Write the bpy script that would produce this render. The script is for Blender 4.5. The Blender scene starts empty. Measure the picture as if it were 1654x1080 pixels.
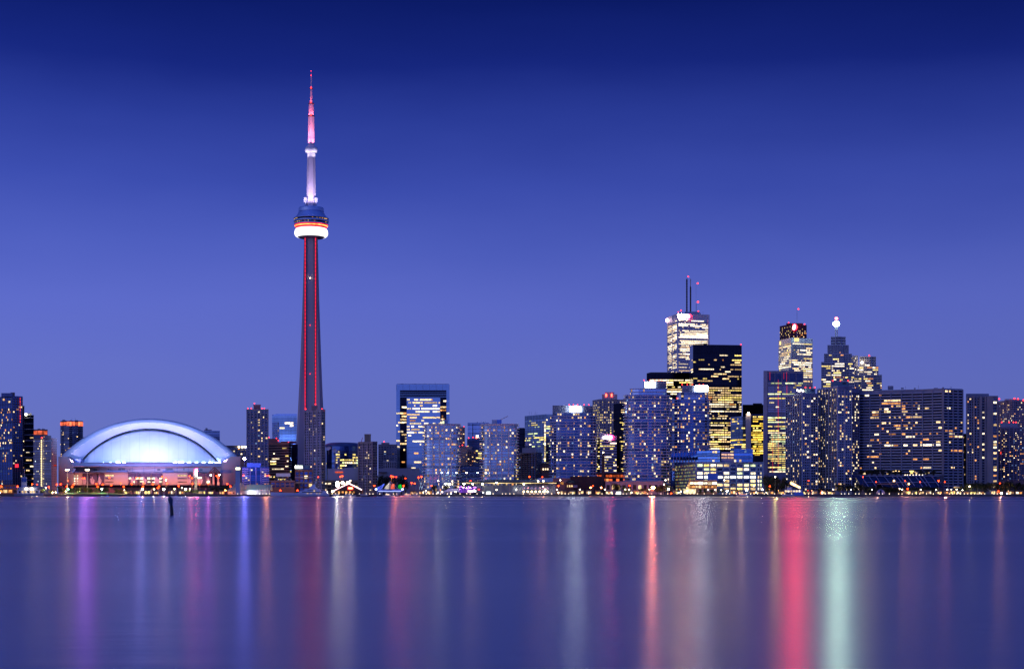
import bpy, math, random
from mathutils import Vector
R = math.radians
scene = bpy.context.scene
COL = scene.collection

# ---------------------------------------------------------------- camera
F, HY, CZ = 2571.0, 797.0, 2.5            # focal length in photo pixels, horizon row, eye height (m)
cam = bpy.data.cameras.new("camera")
cam.sensor_width = 36.0
cam.lens = F / 1654.0 * 36.0
cam.shift_y = (HY - 540.0) / 1654.0
cam.clip_start, cam.clip_end = 1.0, 40000.0
co = bpy.data.objects.new("camera", cam)
COL.objects.link(co)
co.location = (0, 0, CZ)
co.rotation_euler = (R(90), 0, 0)
scene.camera = co
scene.view_settings.view_transform = 'Standard'
scene.view_settings.look = 'None'
scene.view_settings.exposure = 0.0
scene.view_settings.gamma = 1.0
scene.cycles.max_bounces = 5
scene.cycles.diffuse_bounces = 2
scene.cycles.glossy_bounces = 3
scene.cycles.sample_clamp_indirect = 6.0
scene.cycles.use_denoising = True

# ---------------------------------------------------------------- blue hour sky
world = bpy.data.worlds.new("World")
scene.world = world
world.use_nodes = True
nt = world.node_tree
nt.nodes.clear()
def N(nt, t, **kw):
    n = nt.nodes.new(t)
    for k, v in kw.items():
        setattr(n, k, v)
    return n
wo = N(nt, 'ShaderNodeOutputWorld')
bg = N(nt, 'ShaderNodeBackground')
tc = N(nt, 'ShaderNodeTexCoord')
sep = N(nt, 'ShaderNodeSeparateXYZ')
nt.links.new(tc.outputs['Generated'], sep.inputs[0])
ramp = N(nt, 'ShaderNodeValToRGB')
mr = N(nt, 'ShaderNodeMapRange')
mr.inputs[1].default_value, mr.inputs[2].default_value = -0.1, 0.9
# soft uneven veils of cloud: shift the height that is looked up
mp = N(nt, 'ShaderNodeMapping')
mp.inputs['Scale'].default_value = (2.6, 2.6, 9.0)
nz = N(nt, 'ShaderNodeTexNoise')
nz.inputs['Scale'].default_value = 1.6
nz.inputs['Detail'].default_value = 4.0
nt.links.new(tc.outputs['Generated'], mp.inputs[0])
nt.links.new(mp.outputs[0], nz.inputs['Vector'])
ma = N(nt, 'ShaderNodeMath', operation='MULTIPLY_ADD')
ma.inputs[1].default_value = 0.036
nt.links.new(nz.outputs['Fac'], ma.inputs[0])
md = N(nt, 'ShaderNodeMath', operation='SUBTRACT')
md.inputs[1].default_value = 0.018
nt.links.new(sep.outputs['Z'], ma.inputs[2])
nt.links.new(ma.outputs[0], md.inputs[0])
nt.links.new(md.outputs[0], mr.inputs[0])
nt.links.new(mr.outputs[0], ramp.inputs[0])
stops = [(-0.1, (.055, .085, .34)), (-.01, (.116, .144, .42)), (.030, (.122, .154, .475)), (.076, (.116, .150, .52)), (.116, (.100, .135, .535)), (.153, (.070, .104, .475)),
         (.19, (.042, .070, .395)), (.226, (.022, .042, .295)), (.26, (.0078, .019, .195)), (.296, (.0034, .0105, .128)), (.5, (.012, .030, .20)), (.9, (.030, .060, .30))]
cr = ramp.color_ramp
while len(cr.elements) < len(stops):
    cr.elements.new(0.5)
for e, (z, c) in zip(cr.elements, stops):
    e.position = z + 0.1
    e.color = (*c, 1)
# the afterglow side (west and south, behind the viewer) is brighter
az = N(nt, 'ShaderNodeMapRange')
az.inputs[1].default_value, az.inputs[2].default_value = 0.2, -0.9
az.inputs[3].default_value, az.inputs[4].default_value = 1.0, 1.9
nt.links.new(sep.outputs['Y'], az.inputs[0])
vm = N(nt, 'ShaderNodeVectorMath', operation='SCALE')
nt.links.new(ramp.outputs[0], vm.inputs[0])
ax = N(nt, 'ShaderNodeMapRange')
ax.inputs[1].default_value, ax.inputs[2].default_value = -.32, .32
ax.inputs[3].default_value, ax.inputs[4].default_value = 1.12, .95
nt.links.new(sep.outputs['X'], ax.inputs[0])
mx = N(nt, 'ShaderNodeMath', operation='MULTIPLY')
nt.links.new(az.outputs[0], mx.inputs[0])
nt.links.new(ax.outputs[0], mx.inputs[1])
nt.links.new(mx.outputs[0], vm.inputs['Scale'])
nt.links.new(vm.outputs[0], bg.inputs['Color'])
bg.inputs['Strength'].default_value = 1.0
nt.links.new(bg.outputs[0], wo.inputs[0])

# last afterglow from the south west, very soft
sl = bpy.data.lights.new("sun", 'SUN')
sl.energy, sl.angle, sl.color = 0.22, R(50), (1.0, .88, .94)
so = bpy.data.objects.new("sun", sl)
so.rotation_euler = (R(78), 0, R(-48))
COL.objects.link(so)

# ---------------------------------------------------------------- pixel and depth -> metres
def X(px, D): return (px - 827.0) * D / F
def Z(py, D): return CZ + (HY - py) * D / F
GZ = 1.8                                   # quay and city ground level

# ---------------------------------------------------------------- materials
MATS = {}
def base_mat(name):
    m = bpy.data.materials.new(name)
    m.use_nodes = True
    MATS[name] = m
    return m, m.node_tree, m.node_tree.nodes['Principled BSDF']
def wall(name, c, rough=.75, var=.22, scale=.12, metal=0.0, spec=.4):
    if name in MATS: return MATS[name]
    m, t, b = base_mat(name)
    tx = N(t, 'ShaderNodeTexCoord')
    mpn = N(t, 'ShaderNodeMapping')
    mpn.inputs['Scale'].default_value = (1, 1, .35)
    n1 = N(t, 'ShaderNodeTexNoise')
    n1.inputs['Scale'].default_value = scale
    n1.inputs['Detail'].default_value = 6
    t.links.new(tx.outputs['Object'], mpn.inputs[0])
    t.links.new(mpn.outputs[0], n1.inputs['Vector'])
    k = N(t, 'ShaderNodeMapRange')
    k.inputs[1].default_value, k.inputs[2].default_value = .25, .75
    k.inputs[3].default_value, k.inputs[4].default_value = 1 - var, 1 + var
    t.links.new(n1.outputs['Fac'], k.inputs[0])
    s = N(t, 'ShaderNodeVectorMath', operation='SCALE')
    s.inputs[0].default_value = c
    t.links.new(k.outputs[0], s.inputs['Scale'])
    t.links.new(s.outputs[0], b.inputs['Base Color'])
    b.inputs['Roughness'].default_value = rough
    b.inputs['Metallic'].default_value = metal
    b.inputs['Specular IOR Level'].default_value = spec
    return m
def glass(name, c, metal=.85, rough=.12, var=.55):
    """sky mirroring facade glass; its base colour varies at random"""
    if name in MATS: return MATS[name]
    m, t, b = base_mat(name)
    tx = N(t, 'ShaderNodeTexCoord')
    n1 = N(t, 'ShaderNodeTexNoise')
    n1.inputs['Scale'].default_value = .42
    n1.inputs['Detail'].default_value = 3
    t.links.new(tx.outputs['Object'], n1.inputs['Vector'])
    oi = N(t, 'ShaderNodeObjectInfo')
    ad = N(t, 'ShaderNodeMath', operation='ADD')
    t.links.new(n1.outputs['Fac'], ad.inputs[0])
    t.links.new(oi.outputs['Random'], ad.inputs[1])
    k = N(t, 'ShaderNodeMapRange')
    k.inputs[1].default_value, k.inputs[2].default_value = .45, 1.55
    k.inputs[3].default_value, k.inputs[4].default_value = 1 - var, 1 + var
    t.links.new(ad.outputs[0], k.inputs[0])
    s = N(t, 'ShaderNodeVectorMath', operation='SCALE')
    s.inputs[0].default_value = c
    t.links.new(k.outputs[0], s.inputs['Scale'])
    t.links.new(s.outputs[0], b.inputs['Base Color'])
    b.inputs['Roughness'].default_value = rough
    b.inputs['Metallic'].default_value = metal
    return m
def lit(name, c, s, sample='NONE', vary=True, scale=.55):
    """a lit room behind glass, a lamp or a backlit sign"""
    if name in MATS: return MATS[name]
    m, t, b = base_mat(name)
    t.nodes.remove(b)
    em = N(t, 'ShaderNodeEmission')
    em.inputs['Color'].default_value = (*c, 1)
    em.inputs['Strength'].default_value = s
    if vary:
        g = N(t, 'ShaderNodeNewGeometry')
        n1 = N(t, 'ShaderNodeTexNoise')
        n1.inputs['Scale'].default_value = scale
        n1.inputs['Detail'].default_value = 2
        t.links.new(g.outputs['Position'], n1.inputs['Vector'])
        k = N(t, 'ShaderNodeMapRange')
        k.inputs[1].default_value, k.inputs[2].default_value = .3, .7
        k.inputs[3].default_value, k.inputs[4].default_value = .25, 1.5
        t.links.new(n1.outputs['Fac'], k.inputs[0])
        oi = N(t, 'ShaderNodeObjectInfo')
        k2 = N(t, 'ShaderNodeMapRange')
        k2.inputs[3].default_value, k2.inputs[4].default_value = .35 * s, 1.65 * s
        t.links.new(oi.outputs['Random'], k2.inputs[0])
        mu = N(t, 'ShaderNodeMath', operation='MULTIPLY')
        t.links.new(k.outputs[0], mu.inputs[0])
        t.links.new(k2.outputs[0], mu.inputs[1])
        t.links.new(mu.outputs[0], em.inputs['Strength'])
    t.links.new(em.outputs[0], t.nodes['Material Output'].inputs[0])
    m.cycles.emission_sampling = sample
    return m
WARM = lit('window_warm', (1, .66, .30), 1.5)
AMBER = lit('window_amber', (1, .40, .11), 1.1)
WHITE = lit('window_white', (1, .80, .50), 2.0)
COOL = lit('window_cool', (.78, .92, 1), 1.2)
YELLOW = lit('window_yellow', (1, .74, .20), 1.5)
GREENISH = lit('window_greenish', (.86, 1, .50), 1.3)
DIMBLUE = lit('window_dim_blue', (.30, .50, 1), .40)
REDL = lit('window_red', (1, .06, .04), 1.2)
DIMW = lit('window_dim_warm', (1, .52, .26), .35)
HOME = [(WARM, 6), (AMBER, 2.5), (WHITE, 3), (DIMBLUE, 2), (DIMW, 3)]
OFFICE = [(WHITE, 5), (YELLOW, 4), (WARM, 4)]
SODIUM = lit('lamp_sodium', (1, .036, .004), 16, 'AUTO', False)
LAMPW = lit('lamp_white', (1, .80, .50), 30, 'AUTO', False)
LAMPC = lit('lamp_cool_white', (.75, .95, 1), 30, 'AUTO', False)
LAMPR = lit('lamp_red', (1, .030, .030), 6, 'AUTO', False)
LAMPG = lit('lamp_green', (.12, 1, .55), 40, 'AUTO', False)
LAMPB = lit('lamp_blue', (.14, .16, 1), 1900, 'AUTO', False)
BOLL = lit('lamp_bollard', (1, .78, .5), 5, 'AUTO', False)
CONC = wall('concrete_grey', (.30, .28, .29))
CONCD = wall('concrete_dark', (.15, .14, .15))
CONCL = wall('concrete_light', (.46, .45, .47))
WHITEP = wall('white_paint', (.72, .73, .78), .5, .08)
STEEL = wall('steel_grey', (.25, .26, .30), .4, .1, metal=.5)
BLACK = wall('black_metal', (.018, .017, .022), .5, .2)
BROWN = wall('brown_stone', (.20, .13, .11))
BRICK = wall('brick_red', (.26, .09, .06))
G_DARK = glass('glass_dark', (.035, .05, .11))
G_BLUE = glass('glass_blue', (.20, .27, .42))
G_DEEP = glass('glass_deep_blue', (.05, .10, .28))
G_TEAL = glass('glass_teal', (.26, .36, .46))
G_BLACK = glass('glass_black', (.010, .011, .022), 1.0)
G_PALE = glass('glass_pale', (.42, .46, .56))

# ---------------------------------------------------------------- mesh helpers
class MB:
    def __init__(s): s.v, s.f, s.m = [], [], []
    def face(s, pts, m=0):
        i = len(s.v)
        s.v += [tuple(p) for p in pts]
        s.f.append(tuple(range(i, i + len(pts)))); s.m.append(m)
    def prism(s, poly, z0, z1, m=0, top=None):
        n, i = len(poly), len(s.v)
        top = top or poly
        s.v += [(p[0], p[1], z0) for p in poly] + [(p[0], p[1], z1) for p in top]
        for k in range(n):
            j = (k + 1) % n
            s.f.append((i + k, i + j, i + n + j, i + n + k)); s.m.append(m)
        s.f.append(tuple(range(i + n, i + 2 * n))); s.m.append(m)
        s.f.append(tuple(range(i + n - 1, i - 1, -1))); s.m.append(m)
    def box(s, x0, x1, y0, y1, z0, z1, m=0):
        s.prism([(x0, y0), (x1, y0), (x1, y1), (x0, y1)], z0, z1, m)
    def lathe(s, prof, n=24, c=(0, 0), m=0, a0=0.0):
        i = len(s.v)
        for r, z in prof:
            for k in range(n):
                a = a0 + 2 * math.pi * k / n
                s.v.append((c[0] + r * math.cos(a), c[1] + r * math.sin(a), z))
        for q in range(len(prof) - 1):
            for k in range(n):
                j = (k + 1) % n
                a = i + q * n
                s.f.append((a + k, a + j, a + n + j, a + n + k)); s.m.append(m)
        s.f.append(tuple(range(i + n - 1, i - 1, -1))); s.m.append(m)
        e = i + (len(prof) - 1) * n
        s.f.append(tuple(range(e, e + n))); s.m.append(m)
    def tube(s, p, q, r, n=6, m=0, r2=None):
        p, q = Vector(p), Vector(q)
        d = (q - p).normalized()
        a = d.orthogonal().normalized(); b = d.cross(a)
        i = len(s.v); r2 = r if r2 is None else r2
        for o, rr in ((p, r), (q, r2)):
            for k in range(n):
                t = 2 * math.pi * k / n
                s.v.append(tuple(o + (a * math.cos(t) + b * math.sin(t)) * rr))
        for k in range(n):
            j = (k + 1) % n
            s.f.append((i + k, i + j, i + n + j, i + n + k)); s.m.append(m)
        s.f.append(tuple(range(i + n - 1, i - 1, -1))); s.m.append(m)
        s.f.append(tuple(range(i + n, i + 2 * n))); s.m.append(m)
    def ball(s, c, r, n=10, h=6, sz=1.0, m=0):
        s.lathe([(max(.001, r * math.sin(math.pi * k / h)), c[2] - r * sz * math.cos(math.pi * k / h)) for k in range(h + 1)], n, (c[0], c[1]), m)
    def grid(s, rows, m=0, close=False):
        i = len(s.v); w = len(rows[0])
        for r_ in rows: s.v += [tuple(p) for p in r_]
        for a in range(len(rows) - 1):
            for b in range(w - 1):
                s.f.append((i + a * w + b, i + a * w + b + 1, i + (a + 1) * w + b + 1, i + (a + 1) * w + b)); s.m.append(m)
    def mesh(s, name, mats, off=(0, 0, 0), smooth=False):
        me = bpy.data.meshes.new(name)
        ox, oy, oz = off
        me.from_pydata([(a - ox, b - oy, c - oz) for a, b, c in s.v], [], s.f)
        for m in (mats if isinstance(mats, (list, tuple)) else [mats]): me.materials.append(m)
        me.polygons.foreach_set('material_index', s.m)
        if smooth: me.polygons.foreach_set('use_smooth', [True] * len(s.f))
        me.update()
        return me

def link(name, me, parent=None, loc=(0, 0, 0)):
    o = bpy.data.objects.new(name, me)
    COL.objects.link(o)
    o.location = loc
    if parent is not None: o.parent = parent
    return o
def struct(name, mb, mat, kind='structure', smooth=False):
    o = link(name, mb.mesh(name, mat, smooth=smooth))
    o['kind'] = kind
    return o
QUADS = {}
def unit_quad(mat):
    if mat.name not in QUADS:
        b = MB(); b.face([(-.5, 0, -.5), (.5, 0, -.5), (.5, 0, .5), (-.5, 0, .5)])
        QUADS[mat.name] = b.mesh('window_pane', mat)
    return QUADS[mat.name]
BOXES = {}
def unit_box(mat):
    if mat.name not in BOXES:
        b = MB(); b.box(-.5, .5, -.5, .5, -.5, .5)
        BOXES[mat.name] = b.mesh('block', mat)
    return BOXES[mat.name]
BALLS = {}
def unit_ball(mat):
    if mat.name not in BALLS:
        b = MB(); b.ball((0, 0, 0), 1.0, 10, 8)
        BALLS[mat.name] = b.mesh('lamp_globe', mat, smooth=True)
    return BALLS[mat.name]

class Thing:
    def __init__(s, name, label, cat, loc, group=None):
        s.o = bpy.data.objects.new(name, None)
        s.o.empty_display_size = .1
        COL.objects.link(s.o)
        s.o.location = loc
        s.loc = tuple(loc)
        s.o['label'], s.o['category'] = label, cat
        if group: s.o['group'] = group
        s.rng = random.Random(name + label)
        s.nw, s.pending = 0, []
    def part(s, name, mb, mat, parent=None, smooth=False, label=None):
        o = link(name, mb.mesh(name, mat, s.loc, smooth), parent or s.o)
        if label: o['label'] = label
        return o
    def inst(s, name, me, p, scale=(1, 1, 1), rz=0.0, parent=None):
        o = link(name, me, parent or s.o, (p[0] - s.loc[0], p[1] - s.loc[1], p[2] - s.loc[2]))
        o.scale = scale
        o.rotation_euler = (0, 0, rz)
        return o
    # ---- pixel boxes (front face at depth D, photo rows top/bottom)
    def pbox(s, name, x0, x1, y0, y1, D, dep, mat, parent=None, label=None):
        b = MB()
        z0 = GZ if y1 is None else Z(y1, D)
        b.prism(fp_box(x0, x1, D, dep)[0], z0, Z(y0, D))
        return s.part(name, b, mat, parent, label=label)
    def warning(s, px, py, D, r=.9, mat=None, post=2.0, name='warning_light'):
        p = (X(px, D), D, Z(py, D))
        if mat is None: r *= .78
        o = s.inst(name, unit_ball(mat or LAMPR), p, (r, r, r))
        if post:
            b = MB(); b.tube((p[0], p[1], p[2] - r * .9 - post), (p[0], p[1], p[2] - r * .8), .15, 5)
            s.part('light_post', b, STEEL)
        return o
    def sign(s, x0, x1, y0, y1, D, mat, name='sign', off=.5):
        b = MB()
        b.box(X(x0, D), X(x1, D), D - off, D - off + .3, Z(y1, D), Z(y0, D))
        return s.part(name, b, mat)
    # ---- storeys
    def bands(s, pts, y0, y1, D, nf, bay=3.0, hf=.6, wf=.85, glass=G_DARK, lit=.1, run=1, mats=HOME, off=.08, name='window_band', skip=(), strip=True, vf=None):
        z1, z0 = Z(y0, D), Z(y1, D)
        fh = (z1 - z0) / nf
        b, slots = MB(), []
        for a, c in zip(pts, pts[1:]):
            dx, dy = c[0] - a[0], c[1] - a[1]
            L = math.hypot(dx, dy)
            if L < .2: continue
            ux, uy = dx / L, dy / L
            nx, ny = uy, -ux
            n = max(1, round(L / bay)); st = L / n
            zc = z0 + fh * .5
            def q(u0, u1, h, o):
                return [(a[0] + ux * u0 + nx * o, a[1] + uy * u0 + ny * o, zc - h / 2), (a[0] + ux * u1 + nx * o, a[1] + uy * u1 + ny * o, zc - h / 2),
                        (a[0] + ux * u1 + nx * o, a[1] + uy * u1 + ny * o, zc + h / 2), (a[0] + ux * u0 + nx * o, a[1] + uy * u0 + ny * o, zc + h / 2)]
            if strip:
                b.face(q(0, L, fh * hf, off))
            else:
                b.face([(a[0] + ux * u + nx * .05, a[1] + uy * u + ny * .05, zc - fh * hf / 2 - dz) for u, dz in ((0, .22), (L, .22), (L, .06), (0, .06))])
                for k in range(n):
                    b.face(q((k + .5 - wf / 2) * st, (k + .5 + wf / 2) * st, fh * hf, off))
            slots.append((a, ux, uy, nx, ny, n, st, math.atan2(dy, dx)))
        me = b.mesh(name, glass, s.loc)
        tot = sum(q_[5] for q_ in slots)
        single = not strip and tot * nf <= 64
        ws = [w for _, w in mats]; ms = [m for m, _ in mats]
        lamps = []
        for k in range(nf):
            if k in skip: continue
            if name and not single: link(name, me, s.o, (0, 0, k * fh))
            i0 = 0
            kf = s.rng.uniform(.35, 1.55) if run > 1 else 1.0
            fm = s.rng.choices(ms, ws)[0]
            for a, ux, uy, nx, ny, n, st, rz in slots:
                i = 0
                while i < n:
                    xf = (i0 + i + .5) / tot
                    p = (lit(k, xf) if callable(lit) else lit)
                    if run > 1:
                        p = min(.97, p * kf); p = p / (run + 1 - p * run)
                    if s.rng.random() < p:
                        m = 1
                        if run > 1: m = min(n - i, max(1, int(s.rng.expovariate(1.0 / run)) + 1))
                        mat = fm if (run > 1 and s.rng.random() < .7) else s.rng.choices(ms, ws)[0]
                        w = m * st - (1 - wf) * st
                        u = i * st + m * st / 2
                        o = off + .12
                        h = fh * hf * (s.rng.choice((1, 1, .8)) if run == 1 else 1)
                        lamps.append((w * h, mat, (a[0] + ux * u + nx * o, a[1] + uy * u + ny * o, z0 + fh * (k + .5)), w, h, rz))
                        i += m
                    else:
                        if single:
                            u = (i + .5) * st
                            s.inst('window', unit_quad(glass), (a[0] + ux * u + nx * off, a[1] + uy * u + ny * off, z0 + fh * (k + .5)), (wf * st, 1, fh * hf), rz)
                        i += 1
                i0 += n
        s.pending += lamps
        return s
    def finish(s):
        """lit windows: the 100 largest as parts of their own, the rest as one"""
        s.pending.sort(key=lambda r: -r[0])
        for ar, mat, p, w, h, rz in s.pending[:100]:
            s.inst('window', unit_quad(mat), p, (w, 1, h), rz)
        rest = s.pending[100:]
        if rest:
            b, ms = MB(), []
            for ar, mat, p, w, h, rz in rest:
                if mat not in ms: ms.append(mat)
                c, sn = math.cos(rz) * w / 2, math.sin(rz) * w / 2
                b.face([(p[0] - c, p[1] - sn, p[2] - h / 2), (p[0] + c, p[1] + sn, p[2] - h / 2), (p[0] + c, p[1] + sn, p[2] + h / 2), (p[0] - c, p[1] - sn, p[2] + h / 2)], ms.index(mat))
            o = s.part('window', b, ms)
            o['kind'] = 'stuff'
        s.pending = []
        return s
    def slabs(s, pts, y0, y1, D, nf, h=.9, out=1.4, mat=None, name='balcony', inset=.3, first=0):
        z1, z0 = Z(y0, D), Z(y1, D)
        fh = (z1 - z0) / nf
        o = offset(pts, out); i = offset(pts, -inset)
        b = MB()
        poly = o + i[::-1]
        n = len(pts)
        for k in range(n - 1):
            b.prism([o[k], o[k + 1], i[k + 1], i[k]], z0 - h / 2, z0 + h / 2)
        me = b.mesh(name, mat or CONCL, s.loc)
        for k in range(first, nf + 1):
            link(name, me, s.o, (0, 0, k * fh))
        return s
    def piers(s, pts, y0, y1, D, n, w=.8, out=.5, mat=None, name='pier', ends=True, z0=None):
        """n vertical fins spread over the polyline"""
        L = [0]
        for a, c in zip(pts, pts[1:]): L.append(L[-1] + math.hypot(c[0] - a[0], c[1] - a[1]))
        z1 = Z(y0, D); z0 = z0 if z0 is not None else (GZ if y1 is None else Z(y1, D))
        for k in range(n):
            u = L[-1] * (k / (n - 1) if ends and n > 1 else (k + .5) / n)
            e = 0
            while e < len(pts) - 2 and u > L[e + 1]: e += 1
            t = (u - L[e]) / max(1e-6, L[e + 1] - L[e])
            a, c = pts[e], pts[e + 1]
            dx, dy = c[0] - a[0], c[1] - a[1]; l = math.hypot(dx, dy)
            nx, ny = dy / l, -dx / l
            p = (a[0] + dx * t + nx * (out / 2 - .05), a[1] + dy * t + ny * (out / 2 - .05), (z0 + z1) / 2)
            s.inst(name, unit_box(mat or CONC), p, (w, out, z1 - z0), math.atan2(dy, dx))
        return s
    def clutter(s, x0, x1, y, D, n, dep=12, hmax=3.0):
        """plant on the roof: vents, boxes, thin masts"""
        for k in range(n):
            px = s.rng.uniform(x0, x1); z = Z(y, D); yy = D + s.rng.uniform(2, max(3, dep))
            if s.rng.random() < .6:
                h = s.rng.uniform(.8, hmax); w = s.rng.uniform(1.0, 4.0)
                s.inst('roof_vent', unit_box(STEEL), (X(px, D), yy, z + h / 2 - .02), (w, 2, h))
            else:
                h = s.rng.uniform(2, 5.5)
                s.inst('mast', unit_box(STEEL), (X(px, D), yy, z + h / 2 - .02), (.22, .22, h))
        return s

def offset(pts, d):
    out = []
    n = len(pts)
    for i in range(n):
        ns = []
        for a, c in ((i - 1, i), (i, i + 1)):
            if a < 0 or c >= n: continue
            dx, dy = pts[c][0] - pts[a][0], pts[c][1] - pts[a][1]
            l = math.hypot(dx, dy) or 1
            ns.append((dy / l, -dx / l))
        nx, ny = sum(q[0] for q in ns) / len(ns), sum(q[1] for q in ns) / len(ns)
        l2 = nx * nx + ny * ny
        out.append((pts[i][0] + nx / l2 * d, pts[i][1] + ny / l2 * d))
    return out
def lettering(t, text, size, px, py, D, mat, yaw=0, sx=1.0, sz=1.0, ext=.2, dy=0.0):
    cu = bpy.data.curves.new('sign_text', 'FONT'); cu.body = text; cu.size = size; cu.extrude = ext; cu.align_x = 'CENTER'; cu.resolution_u = 4
    tmp = bpy.data.objects.new('tmp_text', cu); COL.objects.link(tmp)
    bpy.context.view_layer.update()
    me = bpy.data.meshes.new_from_object(tmp.evaluated_get(bpy.context.evaluated_depsgraph_get()))
    bpy.data.objects.remove(tmp)
    me.materials.clear(); me.materials.append(mat)
    o = link('sign_lettering', me, t.o, (X(px, D) - t.loc[0], D + dy - t.loc[1], Z(py, D) - t.loc[2]))
    o.rotation_euler = (R(90), 0, R(yaw)); o.scale = (sx, sz, 1)
    return o
# footprints: (outline counter-clockwise, front line from left to right)
def fp_box(x0, x1, D, dep):
    a, c = Vector((X(x0, D), D)), Vector((X(x1, D), D))
    m = (a + c) / 2; v = m.normalized()
    h = (c - a).length / 2 * .985
    r = Vector((v.y, -v.x))
    b1, b2 = m + v * dep + r * h, m + v * dep - r * h
    return [tuple(a), tuple(c), tuple(b1), tuple(b2)], [tuple(a), tuple(c)]
def fp_corner(x0, xc, x1, D, th):
    """two faces meeting at the near corner xc; th = turn of the right face from the picture plane"""
    t = math.tan(R(th))
    l, r_ = X(xc, D) - X(x0, D), X(x1, D) - X(xc, D)
    A, Cn, B = (X(x0, D + l / t), D + l / t), (X(xc, D), D), (X(x1, D + r_ * t), D + r_ * t)
    E = (A[0] + B[0] - Cn[0], A[1] + B[1] - Cn[1])
    return [A, Cn, B, E], [A, Cn, B]
def fp_arc(x0, x1, D, bulge, dep, n=14, pw=1.0):
    a, c = X(x0, D + bulge), X(x1, D + bulge)
    m, w = (a + c) / 2, (c - a) / 2
    front = []
    for k in range(n + 1):
        t = math.pi * k / n
        cx = -math.cos(t)
        sx = math.sin(t)
        front.append((m + w * (abs(cx) ** pw) * (1 if cx > 0 else -1), D + bulge - bulge * sx ** pw))
    k = (D + bulge + dep) / (D + bulge)
    back = [(m * k + w * .97, D + bulge + dep), (m * k - w * .97, D + bulge + dep)]
    return front + back, front
def bldg(name, label, fp, top, D, mat, cat='tower', group=None, base=None):
    poly, front = fp
    cx = sum(p[0] for p in poly) / len(poly); cy = sum(p[1] for p in poly) / len(poly)
    t = Thing(name, label, cat, (cx, cy, GZ), group)
    b = MB(); b.prism(poly, GZ - .3, Z(top, D))
    t.part('body', b, mat)
    # parapet that ends the roof
    t.front, t.poly, t.D = front, poly, D
    b = MB()
    o = offset(front, .25); i = offset(front, -.6)
    for k in range(len(front) - 1):
        b.prism([o[k], o[k + 1], i[k + 1], i[k]], Z(top, D) - .6, Z(top, D) + .7)
    t.part('parapet', b, mat)
    return t
# ================================================================= the setting
def water_mat():
    m, t, b = base_mat('lake_water')
    b.inputs['Base Color'].default_value = (.006, .026, .18, 1)
    b.inputs['Roughness'].default_value = .30
    b.inputs['IOR'].default_value = 1.33
    tx = N(t, 'ShaderNodeTexCoord')
    last = None
    for sx, sy, dist in ((.10, .8, .008),):
        mpn = N(t, 'ShaderNodeMapping'); mpn.inputs['Scale'].default_value = (sx, sy, 1)
        n1 = N(t, 'ShaderNodeTexNoise'); n1.inputs['Scale'].default_value = 1.0; n1.inputs['Detail'].default_value = 5
        t.links.new(tx.outputs['Object'], mpn.inputs[0]); t.links.new(mpn.outputs[0], n1.inputs['Vector'])
        bp = N(t, 'ShaderNodeBump'); bp.inputs['Strength'].default_value = 1.0; bp.inputs['Distance'].default_value = dist
        t.links.new(n1.outputs['Fac'], bp.inputs['Height'])
        if last: t.links.new(last.outputs[0], bp.inputs['Normal'])
        last = bp
    t.links.new(last.outputs[0], b.inputs['Normal'])
    # calmer and rougher lanes across the lake
    mpn = N(t, 'ShaderNodeMapping'); mpn.inputs['Scale'].default_value = (.0016, .012, 1)
    n1 = N(t, 'ShaderNodeTexNoise'); n1.inputs['Detail'].default_value = 4; n1.inputs['Scale'].default_value = 1
    t.links.new(tx.outputs['Object'], mpn.inputs[0]); t.links.new(mpn.outputs[0], n1.inputs['Vector'])
    k = N(t, 'ShaderNodeMapRange'); k.inputs[1].default_value, k.inputs[2].default_value = .3, .7
    k.inputs[3].default_value, k.inputs[4].default_value = .225, .285
    t.links.new(n1.outputs['Fac'], k.inputs[0]); t.links.new(k.outputs[0], b.inputs['Roughness'])
    return m
SHORE = 1560.0
b = MB(); b.face([(-6000, -3000, 0), (6000, -3000, 0), (6000, SHORE + 1, 0), (-6000, SHORE + 1, 0)])
struct('water', b, water_mat())
b = MB(); b.face([(-9000, SHORE + 7.9, GZ), (9000, SHORE + 7.9, GZ), (9000, 26000, GZ), (-9000, 26000, GZ)])
struct('ground', b, wall('asphalt_ground', (.05, .05, .055), .9))
b = MB(); b.box(-2500, 2500, SHORE, SHORE + 8, -2, GZ + .15)
struct('quay', b, wall('quay_concrete', (.10, .10, .11), .8, .3))
# grassy bank of the park in front of the stadium
b = MB()
b.grid([[(X(px, 1585), yy, GZ + .02 + hz * math.sin(math.pi * k / 24) * (.8 + .2 * math.sin(k * 1.7))) for k, px in enumerate([86 + i * 5.2 for i in range(25)])] for yy, hz in ((1569, .02), (1576, 1.1), (1586, 2.2), (1596, 2.4), (1608, .5))])
struct('lawn', b, wall('park_grass', (.07, .12, .03), .9, .35, .4), smooth=True)

THINGS = []
def B(*a, **k):
    t = bldg(*a, **k); THINGS.append(t); return t

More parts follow.
